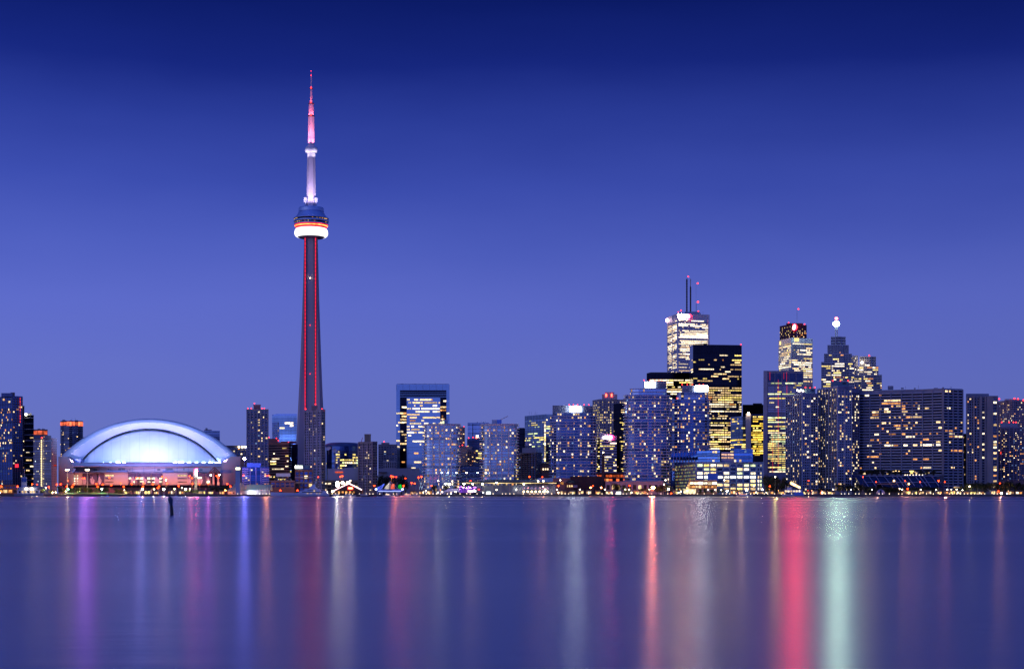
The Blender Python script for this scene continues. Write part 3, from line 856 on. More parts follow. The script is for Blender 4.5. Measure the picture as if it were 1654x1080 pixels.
# ================================================================= central and east towers
BALC = wall('balcony_grey_blue', (.46, .53, .66), .5, .1)
G_CONDO = glass('glass_condo', (.055, .085, .20), .85, .12, .6)
SIGNX = lit('rooftop_sign_white', (.9, .95, 1), 38, 'AUTO', False)
def condo(label, x0, x1, D, bulge, levels, drum, sign, box=None, seed=0, litp=.09, bot=790, col=None, panel=None):
    """curved balcony tower: levels = [(x0,x1,top)], drum = mechanical drum, sign = lit panel on it"""
    xa, xb, top = levels[0]
    fp = fp_arc(x0, x1, D, bulge, 24, 16, .8)
    t = B('balcony_tower', label, fp, top, D, G_DEEP, cat='condominium')
    nf = round((Z(top, D) - Z(bot, D)) / 3.1)
    f = lambda k, x: 1.9 * litp * (2.2 if abs(x - .55) < .09 else 1) * (1.4 if abs(x - .22) < .05 else .8)
    t.bands(fp[1], top + 1, bot, D, nf, bay=2.1, hf=.66, wf=.72, glass=G_CONDO if col is None else col, lit=f, mats=[(WARM, 5), (WHITE, 5), (AMBER, 1.5), (DIMBLUE, 2), (DIMW, 5)])
    t.slabs(fp[1], top + .6, bot, D, nf, h=.95, out=1.0, mat=BALC)
    t.slabs(fp[1][:4], top + .6, bot, D, nf, h=1.0, out=2.2, mat=BALC); t.slabs(fp[1][-4:], top + .6, bot, D, nf, h=1.0, out=2.2, mat=BALC)
    t.piers(fp[1], top, bot, D, 9, .45, .5, BALC)
    t.pbox('glass_bay', x0 + (x1 - x0) * .53, x0 + (x1 - x0) * .61, top + 6, bot, D - .55, 1.2, G_DEEP)
    for (a, c, y) in levels[1:]:
        f2 = fp_arc(a, c, D + 3, bulge * .7, 16, 12, .8)
        b = MB(); b.prism(f2[0], Z(levels[0][2], D) - .5, Z(y, D)); t.part('upper_storey', b, G_DEEP)
        n2 = max(1, round((Z(y, D) - Z(top, D)) / 3.1))
        t.bands(f2[1], y + .4, top, D, n2, bay=2.5, hf=.7, wf=.7, glass=G_BLUE, lit=.22, mats=HOME)
        t.slabs(f2[1], y + .2, top, D, n2, h=.5, out=.9, mat=BALC)
    a, c, y, y2 = drum
    f3 = fp_arc(a, c, D + 5, 5, 10, 12)
    b = MB(); b.prism(f3[0], Z(y2, D) - .5, Z(y, D)); t.part('mechanical_drum', b, wall('drum_cladding', (.16, .19, .27), .5))
    t.slabs(f3[1], y, y + 2.5, D, 1, h=.5, out=.35, mat=BALC, name='drum_rim')
    if box: t.pbox('mechanical_box', *box, D + 7, 9, wall('drum_cladding', (.16, .19, .27), .5))
    t.sign(*sign, D + 4.2, panel or SIGNX, 'lit_panel')
    for k in range(5):
        t.warning(a + (c - a) * (k + .2) / 5 + t.rng.uniform(-2, 2), y - 1.6, D + 7, .7, None, 1.2)
    t.warning(x0 + (x1 - x0) * .2, top - 2, D + 6, .8, None, 1.5)
    for k in range(2): t.sign(x0 + 3, x0 + 4.2, 742 + k * 12, 745 + k * 12, D + bulge - 3, REDL, 'red_lamp')
    return t
condo('shorter curved balcony tower, white lit panel on its drum, near the brick chimney', 889.5, 962, 1720, 10, [(889, 962, 671), (896, 961, 666)], (916, 957.5, 655, 666.5), (920.5, 938, 656.5, 664.5), (892.5, 917, 654.5, 672), litp=.10)
condo('tallest curved balcony tower, white lit drum panel, in front of the black slab', 1009.5, 1080, 1690, 10, [(1009, 1082, 638), (1018, 1077, 627)], (1040, 1076.5, 615.5, 627), (1041.5, 1058.5, 616.8, 625.5), None, litp=.09, panel=lit('rooftop_sign_soft', (.9, .95, 1), 12, 'AUTO', False))
condo('curved balcony tower with blazing drum panel half hidden by the broad terminal', 1080.5, 1145, 1765, 10, [(1080, 1145, 645), (1093, 1143.5, 633)], (1101.5, 1143.5, 622.5, 633), (1123, 1143.5, 622.8, 631), None, litp=.14, bot=760)

D = 2250
fp = fp_corner(957, 969, 1010, D, 18)
PALE = wall('pale_stone', (.44, .40, .42))
t = B('grand_hotel', 'pale stone hotel tower with two red crown lamps and lit window grid', fp, 645, D, PALE, cat='hotel')
t.bands(fp[1], 647, 762, D, 28, bay=2.9, hf=.5, wf=.5, glass=G_BLACK, lit=.42, strip=False, mats=[(WHITE, 3), (YELLOW, 3), (WARM, 3)])
t.pbox('crown', 972.5, 997, 636.5, 645.3, D + 4, 16, PALE); t.pbox('crown_step', 977, 992, 633, 637, D + 6, 12, PALE)
for px in (979, 988): t.sign(px - 1.1, px + 1.1, 635.6, 640.4, D + 3.6, lit('crown_red_lamp', (1, .07, .04), 9, 'AUTO', False), 'red_lamp')
t.piers(fp[1][1:], 645, 762, D, 9, .9, .5, PALE)
D = 2150
fp = fp_corner(991, 1001, 1011, D, 40)
t = B('black_tower', 'narrow black tower with a lit edge beside the tallest curved balcony tower', fp, 652, D, G_BLACK, cat='office')
t.bands(fp[1][1:], 660, 762, D, 30, bay=2.4, hf=.5, wf=.9, glass=G_BLACK, lit=.5, run=3, mats=[(YELLOW, 3), (WARM, 3)])
t.bands(fp[1][:2], 660, 762, D, 30, bay=2.4, hf=.5, wf=.9, glass=G_BLACK, lit=.02, run=1)
D = 2000
LAV = wall('lavender_stone', (.56, .50, .58), .6, .08)
fp = fp_box(969, 996, D, 20)
t = B('signed_office', 'small lavender office with slanted top and glowing white and red sign', fp, 705, D, LAV, cat='office')
b = MB(); b.v = []
xa, xb = X(969, D), X(996, D)
b.prism([(xa, D - .01), (xb, D - .01), (xb, D + 12), (xa, D + 12)], Z(705, D), Z(705, D) + .1)
b.v = [(x, y, z if z < Z(705, D) + .05 else (Z(698, D) if abs(x - xa) < .01 else Z(703.6, D))) for x, y, z in b.v]
t.part('slanted_crown', b, LAV)
t.bands(fp[1], 709, 762, D, 12, bay=2.2, hf=.4, wf=.8, glass=G_DARK, lit=.55, run=2, mats=[(WHITE, 2), (YELLOW, 2)])
t.sign(974.5, 985, 704.8, 707.6, D - .5, lit('sign_white_small', (1, .85, .95), 25, 'AUTO', False))
t.sign(985.3, 988.3, 703.6, 707.8, D - .5, lit('sign_red_small', (1, .03, .16), 200, 'AUTO', False), 'sign_emblem')
t.bands([(X(964.5, D), D + 8), (X(969, D), D + 8)], 710, 765, D, 16, bay=1.8, hf=.5, wf=.9, glass=G_BLACK, lit=.5, mats=[(WHITE, 1), (YELLOW, 1)])
t.pbox('dark_wing', 964.5, 969.2, 708, None, D + 8.1, 10, G_BLACK)
D = 1800
t = B('brick_block', 'low brick block glowing orange behind the tall brick chimney', fp_box(961, 1012, D, 18), 763.5, D, BRICK, cat='building')
ORNG = lit('window_orange', (1, .16, .04), 1.1)
t.bands(t.front, 765, 778, D, 2, bay=4.2, hf=.6, wf=.8, glass=BLACK, lit=.85, strip=False, mats=[(ORNG, 4), (AMBER, 1)])
t.slabs(t.front, 763.5, 771.5, D, 1, h=.9, out=.6, mat=wall('salmon_wall', (.42, .20, .16)), name='cornice')
ch = Thing('chimney', 'tall dark brick chimney stack with small lamp on its rim', 'chimney', (X(974.3, 1660), 1660, GZ))
b = MB(); b.lathe([(1.65, GZ - .2), (1.55, Z(760, 1660)), (1.25, Z(734, 1660)), (1.5, Z(733.6, 1660)), (1.5, Z(731.6, 1660)), (1.1, Z(731.4, 1660))], 14, (X(974.3, 1660), 1660))
ch.part('stack', b, wall('soot_brick', (.05, .03, .035)), smooth=False)
ch.warning(974.3, 730.4, 1660, .6, LAMPW, 0, 'rim_lamp')
D = 1670
t = B('dark_powerhouse', 'long dark brick powerhouse with boxy roof plant at the foot of the chimney', fp_box(921, 973, D, 22), 770, D, wall('soot_brick', (.05, .03, .035)), cat='building')
t.pbox('gable_house', 912, 926, 779, None, D - 18, 8, wall('brown_brick', (.22, .09, .06)))
b = MB(); xa, xb = X(910.5, D), X(927.5, D)
b.prism([(xa, D - 19), (xb, D - 19), (xb, D - 9), (xa, D - 9)], Z(780, D), Z(779.6, D), top=[(xa + 5, D - 15), (xb - 1, D - 15), (xb - 1, D - 13), (xa + 5, D - 13)])
b.v = [(x, y, z if z < Z(779.8, D) else Z(775.5, D)) for x, y, z in b.v]
t.part('gable_roof', b, BLACK)
t.bands([(X(914, D), D - 18.1), (X(924.5, D), D - 18.1)], 781.5, 788, D, 1, bay=2.6, hf=.5, wf=.5, glass=G_BLACK, lit=.6, strip=False, mats=[(WARM, 1)])
t.pbox('pale_block', 926, 932.5, 783, 787, D - 1, 1, wall('pale_panel', (.42, .43, .48), .6, .06))
for px, w_, y in ((946, 2.5, 766.5), (960, 5, 768)): t.pbox('roof_plant', px - w_, px + w_, y, 770.3, D + 3, 8, STEEL)
t.pbox('annex', 893, 921, 772, None, D + 4, 14, wall('salmon_wall', (.42, .20, .16)))
t.bands([(X(896, D), D + 3.9), (X(920, D), D + 3.9)], 775, 785, D, 1, bay=5, hf=.5, wf=.6, glass=BLACK, lit=.2, strip=False, mats=[(AMBER, 1)])

# --- black slab pair and the white marble tower
D = 2350
t = B('black_slab', 'broad black office slab with blank crown behind the tallest curved balcony tower', fp_box(1044.5, 1114, D, 40), 603.5, D, G_BLACK, cat='office')
b = MB(); p4 = fp_box(1044.5, 1114, D, 40)[0]; q4 = fp_box(1051, 1114, D, 40)[0]
b.prism(p4, Z(603.5, D) + .75, Z(601, D), top=q4); t.part('bevelled_crown', b, BLACK)
t.bands(t.front, 612, 730, D, 32, bay=2.2, hf=.5, wf=.92, glass=G_BLACK, lit=lambda k, x: .62, run=6, mats=[(YELLOW, 4), (WHITE, 5), (WARM, 3)])
D = 2600
fp = fp_corner(1078.6, 1094.5, 1144.5, D, 17)
MARB = wall('white_marble', (.70, .69, .74), .5, .06)
t = B('marble_tower', 'tall white marble office tower with lit floors and two dark rooftop masts', fp, 507, D, MARB, cat='office')
OF2 = [(lit('window_marble', (1, .78, .48), 3.6), 8), (WHITE, 3), (WARM, 2)]
LFP = lambda k, x: 0.04 if k in (7, 16, 44) else (.95 if k > 20 else .62)
t.bands(fp[1][:2], 516, 640, D, 46, bay=2.0, hf=.46, wf=.96, glass=G_DARK, lit=LFP, run=6, mats=OF2)
t.bands(fp[1][1:], 516, 640, D, 46, bay=2.0, hf=.46, wf=.97, glass=G_DARK, lit=LFP, run=12, mats=OF2)
t.piers(fp[1][:2], 506.4, 640, D, 3, 2.6, 1.0, MARB); t.piers([fp[1][1], fp[1][2]], 506.4, 640, D, 2, 2.8, 1.0, MARB)
t.piers(fp[1][1:], 507, 514, D, 22, .5, .5, CONCL, name='crown_fin')
SIGN_BMO = lit('sign_white_big', (1, .72, .50), 190, 'AUTO', False)
lettering(t, 'BMO', 7.2, 1102.5, 513, D, SIGN_BMO, 17, .86, 1, .4, 1.0)
SRED = lit('sign_red_big', (1, .03, .06), 120, 'AUTO', False)
b = MB(); cx, cz = X(1111.2, D), Z(510.3, D); yy = D + (cx - fp[1][1][0]) * math.tan(R(17)) - 1.2
b.face([(cx + 3.4 * math.cos(a), yy, cz + 3.4 * math.sin(a)) for a in [i * math.pi / 10 for i in range(20)]]); t.part('sign_emblem', b, SRED)
b = MB(); cx, cz = X(1081.6, D), Z(513, D)
b.face([(cx + 2.6 * math.cos(a), D + 40, cz + 3.2 * math.sin(a)) for a in [i * math.pi / 10 for i in range(20)]]); t.part('sign_emblem', b, lit('sign_pinkish', (1, .62, .66), 14, 'AUTO', False))
for px, ya, yb, r in ((1111.8, 447.5, 507, 1.15), (1117.8, 460, 507, 1.15), (1117.8, 447.5, 460, .75)):
    b = MB()
    x, yy = X(px, D), D + 22
    b.tube((x, yy, Z(yb, D) - 1), (x, yy, Z(ya, D)), r, 8)
    if r > 1:
        for k in range(14):
            zz = Z(yb, D) + (Z(ya, D) - Z(yb, D)) * k / 14
            b.tube((x, yy, zz), (x, yy, zz + .7), r * 1.35, 8)
    t.part('mast', b, BLACK if r > 1 else STEEL)
for px, ya in ((1127, 458.5), (1127.4, 488)):
    b = MB(); b.tube((X(px, D), D + 24, Z(507, D)), (X(px, D), D + 24, Z(ya, D)), .35 if ya > 470 else .12, 6); t.part('mast', b, STEEL)
for px, py, r in ((1111.8, 446.6, 1.3), (1127, 457.5, 1.7), (1127.4, 487.6, 1.9), (1100, 501.5, 1.5), (1095.6, 504, 1.0), (1128, 502.5, 1.2)):
    t.warning(px, py, D + 24, r, None, 1.5 if py > 495 else 0)
t.clutter(1098, 1142, 506.3, D + 14, 12, 10, 2.4); t.pbox('roof_plant', 1106, 1130, 503.2, 507.2, D + 20, 14, wall('roof_plant_blue', (.30, .36, .48)))
D = 2200
fp = fp_corner(1113.9, 1119.5, 1197.8, D, 8)
t = B('black_tower', 'tallest black office tower, broad slab with scattered lights before the white marble tower', fp, 557, D, G_BLACK, cat='office')
def tdl(k, x):
    if k in (27, 28): return 0
    if k > 40: return 0
    if k > 28: return .42 if k in (30, 34, 38) else .2
    if x < .40: return .72 if k % 4 else .2
    return .86
t.bands(fp[1], 560, 726, D, 44, bay=2.0, hf=.5, wf=.9, glass=G_BLACK, lit=tdl, run=4, mats=[(YELLOW, 3), (WHITE, 3), (WARM, 4), (AMBER, 1)], skip=(41, 42, 43))
t.piers(fp[1][1:], 556.5, 726, D, 21, .3, .35, BLACK); t.pbox('dark_seam', 1170, 1171, 622, 726, D + 3, 4, BLACK)
t.pbox('roof_plant', 1136, 1142, 554.3, 557.2, D + 14, 8, BLACK); t.warning(1196.6, 556, D + 6, 1.0)
D = 2300
t = B('black_block', 'black rooftop block behind the golden lit office', fp_box(1199.5, 1233, D, 30), 654, D, G_BLACK, cat='office')
t.pbox('roof_plant', 1216, 1231, 651, 654.3, D + 2, 12, BLACK)
D = 2050
fp = fp_box(1205, 1233, D, 30)
t = B('golden_office', 'office glowing golden yellow with a pale stair pier and star bright roof lamp', fp, 669.5, D, G_DARK, cat='office')
GOLD = lit('window_gold', (1, .62, .07), 1.6)
t.pbox('stair_pier', 1204.5, 1213, 668.6, None, D - 1, 5, wall('pale_pier', (.50, .44, .42)))
t.bands([(X(1213.4, D), D - .05), (X(1232.6, D), D - .05)], 671, 737, D, 18, bay=2.2, hf=.62, wf=.94, glass=G_BLACK, lit=.9, run=3, mats=[(GOLD, 5), (YELLOW, 3)])
t.warning(1209, 667.5, D - 2, 1.5, LAMPW, 0, 'roof_lamp')
fp2 = fp_corner(1180, 1195, 1206, D, 25)
b = MB(); b.prism(fp2[0], GZ, Z(672, D)); t.part('low_wing', b, G_TEAL)
t.bands(fp2[1], 674, 742, D, 18, bay=2.3, hf=.5, wf=.92, glass=G_TEAL, lit=lambda k, x: .7 if k < 11 else .25, run=3, mats=[(YELLOW, 4), (GOLD, 3)])
t.pbox('front_podium', 1205, 1232, 735, 750, D - 2, 4, BLACK)
D = 2150
fp = fp_box(1234, 1297.5, D, 40)
t = B('grey_office', 'broad grey office with yellow lit floors and fine red vertical light lines', fp, 599.5, D, wall('grey_violet_stone', (.34, .31, .35)), cat='office')
t.pbox('end_pier', 1233.2, 1239.5, 598.5, None, D - 2, 42, wall('pale_violet_stone', (.46, .40, .45)))
t.bands([(X(1240, D), D), (X(1297, D), D)], 617, 777, D, 46, bay=2.2, hf=.5, wf=.9, glass=glass('glass_grey_violet', (.17, .16, .22)), lit=lambda k, x: (.95 if k in (29, 38, 45) else .78 if k < 30 else .22), run=5, mats=[(YELLOW, 6), (GREENISH, 3), (WHITE, 2)])
t.bands([(X(1240, D), D), (X(1297, D), D)], 602, 617, D, 1, bay=4, hf=.9, wf=.9, glass=G_DARK, lit=.0, name='crown_band')
t.piers([(X(1240, D), D), (X(1297.2, D), D)], 598.8, 777, D, 6, .7, .9, wall('grey_violet_stone', (.34, .31, .35)))
for px, ya, yb in ((1243.5, 601, 614), (1257, 613, 780), (1266, 602, 612), (1270.5, 601, 616), (1271, 622, 640), (1248, 700, 770)):
    t.sign(px - .18, px + .18, ya, yb, D - 1, lit('red_line', (1, .04, .08), .9, 'NONE', False), 'red_light_line')
t.pbox('roof_plant', 1274, 1283, 595.5, 599.8, D + 8, 12, STEEL)
t.pbox('pale_podium', 1240, 1275, 763, 784, D - 6, 5, wall('pale_violet_stone', (.46, .40, .45)))
D = 2650
fp = fp_corner(1259.5, 1277, 1303, D, 28)
REDST = wall('red_granite', (.16, .045, .05))
t = B('red_granite_tower', 'dark red granite tower with glowing red and white rooftop emblem', fp, 524, D, REDST, cat='office')
t.bands(fp[1][:2], 526, 560, D, 11, bay=2.6, hf=.55, wf=.5, glass=G_BLACK, lit=.3, strip=False, mats=[(WARM, 3), (YELLOW, 2)])
t.bands(fp[1][1:], 526, 560, D, 11, bay=2.6, hf=.55, wf=.5, glass=G_BLACK, lit=.3, strip=False, mats=[(WARM, 3), (AMBER, 2)])
t.pbox('crown_step', 1270, 1297, 521.8, 524.5, D + 8, 16, REDST)
b = MB(); cx, cz = X(1283, D), Z(528, D); yy = D + (cx - fp[1][1][0]) * math.tan(R(28)) - 1.5
b.face([(cx + 5.4 * math.cos(a), yy, cz + 5.4 * math.sin(a)) for a in [i * math.pi / 12 for i in range(24)]]); t.part('emblem_disc', b, lit('emblem_red', (1, .018, .04), 9, 'AUTO', False))
b = MB(); b.face([(cx + 2.2 * math.cos(a) + .7 * math.sin(a), yy - .4, cz + 4.2 * math.sin(a)) for a in [i * math.pi / 12 for i in range(24)]]); t.part('emblem', b, lit('emblem_white', (1, .70, .72), 12, 'AUTO', False))
t.warning(1273.8, 521, D + 10, 1.2, None, 1.5); t.warning(1299.5, 523.5, D + 14, 1.2, None, 1.5)
D = 2450
fp = fp_corner(1257.5, 1278, 1312, D, 24)
t = B('silver_office', 'silver blue office with yellow square signs below the red granite tower', fp, 546, D, wall('silver_cladding', (.58, .62, .70), .35, .06, metal=.3), cat='office')
LFS = lambda k, x: .95 if k in (22, 15, 11) else (.55 if k > 8 else .45)
t.bands(fp[1][:2], 553, 640, D, 26, bay=2.2, hf=.48, wf=.92, glass=G_BLUE, lit=LFS, run=5, mats=OFFICE)
t.bands(fp[1][1:], 553, 640, D, 26, bay=2.2, hf=.48, wf=.92, glass=G_TEAL, lit=LFS, run=6, mats=[(WHITE, 5), (WARM, 4), (YELLOW, 1)])
t.piers(fp[1][1:], 545.5, 640, D, 3, 1.0, .8, wall('silver_cladding', (.58, .62, .70), .35, .06, metal=.3))
YS = lit('sign_yellow', (1, .70, .25), 1.6, 'AUTO', False)
t.sign(1283, 1290.5, 545.8, 551.3, D + 2, YS); t.sign(1259, 1261.5, 551, 557, D + 28, YS)
b = MB(); x = X(1289.6, D)
b.tube((x, D + 12, Z(546, D)), (x, D + 12, Z(533, D)), .6, 6); b.tube((x, D + 12, Z(533, D)), (x, D + 12, Z(499.5, D)), .22, 6); t.part('mast', b, STEEL)
t.warning(1289.6, 498.9, D + 12, 1.3, None, 0)
D = 2400
def stepped(label, name, tiers, D, litfn, mat, nfs):
    a, c, ya, yb = tiers[-1]
    t = B(name, label, fp_box(a, c, D, 46), ya, D, mat, cat='office')
    for i, ((a, c, ya, yb), nf) in enumerate(zip(tiers, nfs)):
        dd = D + 3 * (len(tiers) - 1 - i)
        w = c - a
        # each tier has a projecting middle bay
        if i < len(tiers) - 1: t.pbox('tier', a, c, ya, tiers[i + 1][2] + .3, dd, 40 - 5 * (len(tiers) - 1 - i), mat)
        t.pbox('projecting_bay', a + w * .3, c - w * .3, ya - .4, yb + .3, dd - 1.6, 3, mat)
        for s0, s1, o in ((0, .29, 0), (.3, .7, 1.6), (.71, 1, 0)):
            t.bands([(X(a + w * s0 + .3, dd), dd - o), (X(a + w * s1 - .3, dd), dd - o)], ya + .8, yb, dd, nf, bay=2.3, hf=.5, wf=.72, glass=G_BLACK, lit=litfn(i), run=3, strip=False, mats=[(WHITE, 5), (YELLOW, 4), (AMBER, 1)])
    return t
STONE = wall('grey_blue_stone', (.48, .49, .54))
t = stepped('stepped stone tower crowned by a mast with a blinding white beacon', 'beacon_tower',
    [(1342, 1366, 543.5, 557), (1336.5, 1371, 557, 571), (1331, 1376, 571, 585), (1326.5, 1380, 585, 640)], D, lambda i: (.0, .04, .4, .52)[i], STONE, (3, 4, 4, 15))
b = MB()
for px in (1352, 1355): b.tube((X(px, D), D + 12, Z(544, D)), (X(px, D), D + 12, Z(524, D)), .5, 6)
for k in range(9):
    z = Z(543 - k * 2.1, D); b.tube((X(1352, D), D + 12, z), (X(1355, D), D + 12, z + 1.8), .2, 5)
t.part('lattice_mast', b, STEEL)
t.inst('beacon', unit_ball(lit('beacon_white', (.66, 1, .82), 40, 'AUTO', False)), (X(1353.3, D), D + 12, Z(521.5, D)), (5.2, 5.2, 4.0))
t.inst('beacon_cap', unit_ball(lit('beacon_red', (1, .10, .10), 14, 'AUTO', False)), (X(1353.5, D), D + 12, Z(512.8, D)), (2.4, 2.4, 2.2))
b = MB(); b.tube((X(1353.5, D), D + 12, Z(519, D)), (X(1353.5, D), D + 12, Z(512, D)), .4, 6); t.part('mast_tip', b, STEEL)
D = 2560
t = stepped('second stepped stone tower, shorter and without a beacon', 'stepped_tower',
    [(1388.5, 1415, 575.5, 592), (1385, 1419, 591, 606), (1378, 1424.5, 605.5, 660)], D, lambda i: (.12, .6, .5)[i], STONE, (4, 4, 15))
t.pbox('side_tier', 1374, 1386, 574, None, D + 10, 20, STONE)
t.bands([(X(1374.5, D), D + 9.9), (X(1385, D), D + 9.9)], 576, 640, D, 18, bay=2.3, hf=.5, wf=.7, lit=.3, strip=False, mats=OFFICE, glass=G_BLACK)
t.warning(1404, 574, D + 10, 1.4, None, 1); t.warning(1392.5, 585, D - 2, 1.8, LAMPW, 0, 'roof_lamp')

# --- harbour condominium pair with pale left faces
PCON = wall('pale_blue_concrete', (.35, .41, .54))
PBLU = wall('blue_concrete', (.16, .19, .32))
def pair(label, xs, top, pent, D, nf, litl, litr, seed):
    x0, x1, x2, x3 = xs
    fp = fp_corner(x0, x1, x2, D, 26)
    t = B('harbour_condominium', label, fp, top, D, PCON, cat='condominium', group='pair of pale harbour condominiums')
    t.rng = random.Random(seed)
    t.bands(fp[1][:2], top + 2, 792, D, nf, bay=2.35, hf=.62, wf=.62, glass=G_BLACK, lit=litl, strip=False, mats=[(WHITE, 4), (WARM, 5), (AMBER, 1), (DIMBLUE, 1)])
    t.bands(fp[1][1:], top + 5, 792, D, nf - 1, bay=2.6, hf=.6, wf=.72, glass=G_DARK, lit=litr, strip=False, mats=[(WHITE, 4), (WARM, 4), (AMBER, 2)])
    t.slabs(fp[1][:2], top + 2, 792, D, nf, h=.5, out=.7, mat=PCON)
    t.piers(fp[1][:2], top, None, D, 8, .7, .9, PCON)
    t.piers(fp[1][1:], top + 4, None, D, 3, .9, .8, PCON)
    b = MB()
    r0, r1 = fp[1][1], fp[1][2]
    n = offset([r0, r1], .5)
    b.prism([n[0], n[1], r1, r0], Z(top + 5, D), Z(top - .4, D)); t.part('roof_fascia', b, PBLU)
    if x3 > x2:
        a = fp[1][2]; e = (X(x3, D + 16), D + 16)
        k = 1.012
        b = MB(); b.prism([a, e, (e[0] * k, e[1] + 18), (a[0] * k, a[1] + 18)], GZ, Z(top + 1.5, D)); t.part('blue_wing', b, PBLU)
        t.bands([a, e], top + 8, 792, D, nf - 2, bay=2.8, hf=.6, wf=.6, glass=G_DARK, lit=.28, strip=False, mats=[(WHITE, 6), (WARM, 4)])
    a, c, ya = pent
    t.pbox('penthouse', a, c, ya, top + .4, D + 8, 12, wall('teal_cladding', (.12, .22, .30)))
    t.pbox('penthouse_window', a + (c - a) * .62, a + (c - a) * .85, ya + 2.5, ya + 4.5, D + 7.8, .5, BLACK)
    for px, py in ((a + 1, ya - 1), (c - 1, ya - 1), ((a + c) / 2, ya)): t.warning(px, py, D + 10, .85, None, 1)
    return t
t = pair('shorter pale harbour condominium with teal penthouse between the grey office and its taller mate', (1270, 1296, 1320.5, 1320), 635.5, (1300, 1317, 626.5), 1700, 36, .15, .17, 3)
for k in range(4): t.warning(1288 + k * 3, 630 + (k % 2) * 1.2, 1706, .8, LAMPW, 4, 'roof_lamp')
t = pair('taller pale harbour condominium with deep blue side wing and lit rooftop terrace', (1321, 1353, 1375, 1387.5), 624, (1344, 1371, 615.5), 1690, 39, .17, .22, 8)
for k in range(6): t.sign(1354.5 + k * 2.5, 1356.5 + k * 2.5, 626.8, 628.2, 1697, WARM, 'terrace_lamp', .4)

# --- the wide folded apartment slab
D = 1680
KH = wall('blue_grey_concrete', (.23, .26, .35))
fl = [(X(1388.5, D + 38), D + 38), (X(1420, D + 30), D + 30), (X(1455, D + 22), D + 22), (X(1490, D + 14), D + 14), (X(1523, D), D)]
fr = [(X(1523, D), D), (X(1554.5, D + 10), D + 10)]
poly = fl + [fr[1], (fr[1][0] * 1.02, D + 45), (fl[0][0] * 1.02, D + 75)]
t = B('folded_apartment_slab', 'very wide dark apartment slab with two folded faces above a glass roofed podium', (poly, fl + fr[1:]), 628, D, KH, cat='apartments')
def khl(k, x):
    return .40 if 9 < k < 26 and .12 < x < .78 else .13
t.bands(fl, 633, 766, D, 29, bay=2.5, hf=.58, wf=.72, glass=G_BLACK, lit=khl, run=1.4, mats=[(WARM, 4), (AMBER, 5), (WHITE, 2)])
t.bands(fr, 629, 789, D, 35, bay=2.5, hf=.58, wf=.72, glass=G_BLACK, lit=.10, run=1.5, mats=[(WARM, 4), (AMBER, 3), (WHITE, 2)])
t.slabs(fl, 633, 766, D, 29, h=1.0, out=.8, mat=PCON); t.slabs(fr, 629, 789, D, 35, h=1.0, out=.9, mat=PCON)
t.piers(fl, 630, 768, D, 9, .8, 1.5, KH); t.piers(fr, 628, None, D, 5, .9, 1.3, KH)
t.pbox('end_pier', 1521.3, 1524.8, 627, None, D - 1.8, 3, CONC)
b = MB(); i0 = offset(fl[:3], .6); b.prism(i0 + [(fl[2][0], fl[2][1] + 20), (fl[0][0], fl[0][1] + 20)], Z(633, D) - .3, Z(627.2, D)); t.part('blank_crown', b, KH)
t.pbox('roof_plant', 1434, 1443, 623, 628, D + 30, 10, STEEL); t.clutter(1450, 1550, 627.2, D + 25, 8, 12, 2)
t.finish()
# podium in front
D = 1640
t = B('podium', 'low dark podium with slanted glass roof frames under the folded apartment slab', fp_box(1388, 1524, D + 14, 18), 768, D + 14, wall('podium_concrete', (.10, .10, .13)), cat='building')
b = MB(); b.prism([(X(1392, D), D), (X(1522, D), D), (X(1522, D), D + 13), (X(1392, D), D + 13)], Z(787, D), Z(768, D), top=[(X(1385, D), D + 11.5), (X(1516, D), D + 11.5), (X(1516, D), D + 13), (X(1385, D), D + 13)])
t.part('slanted_glazing', b, G_DARK)
FRM = wall('frame_blue_paint', (.22, .28, .48), .5, .08)
for k, px in enumerate([1395, 1407, 1419, 1432, 1445, 1452.5, 1458.5, 1470, 1483, 1489, 1496, 1509]):
    b = MB(); b.tube((X(px, D), D + 10.5, Z(768.5, D)), (X(px + (7 if k % 3 else 8), D), D - .6, Z(786 - (k % 2) * 2, D)), .38, 5); t.part('roof_frame', b, FRM)
for (a, c, py, yy) in ((1393, 1522, 768.3, D + 10.6), (1398, 1522, 778.6, D + 4.2)):
    b = MB(); b.tube((X(a, D), yy, Z(py, D)), (X(c, D), yy, Z(py, D)), .34, 5); t.part('roof_rail', b, FRM)
t.pbox('plain_end_wall', 1388, 1397, 768.2, None, D + 13, 2, CONC)
t.pbox('canopy', 1417, 1450, 780.5, 782, D - 4, 5, wall('salmon_wall', (.42, .20, .16)))
for px, py in ((1444, 776), (1468, 781)): t.warning(px, py, D - 1, .9, lit('lamp_amber', (1, .55, .15), 10, 'AUTO', False), 0, 'wall_lamp')
for px in (1462, 1465.5, 1470, 1475, 1480, 1485, 1490): t.warning(px, 766.6, D + 13.6, .45, BOLL, 0, 'terrace_lamp')
for k in range(3): t.sign(1469 + k * .9, 1476 - k * .9, 759.8 + k * 1.7, 761.2 + k * 1.7, D + 12, YELLOW, 'lit_awning', .4)
for px, py in ((1443, 761), (1447, 760), (1452, 760.5), (1500, 763), (1478, 762)): t.sign(px - 1.2, px + 1.2, py - .6, py + .6, D + 12, WARM, 'window', .4)

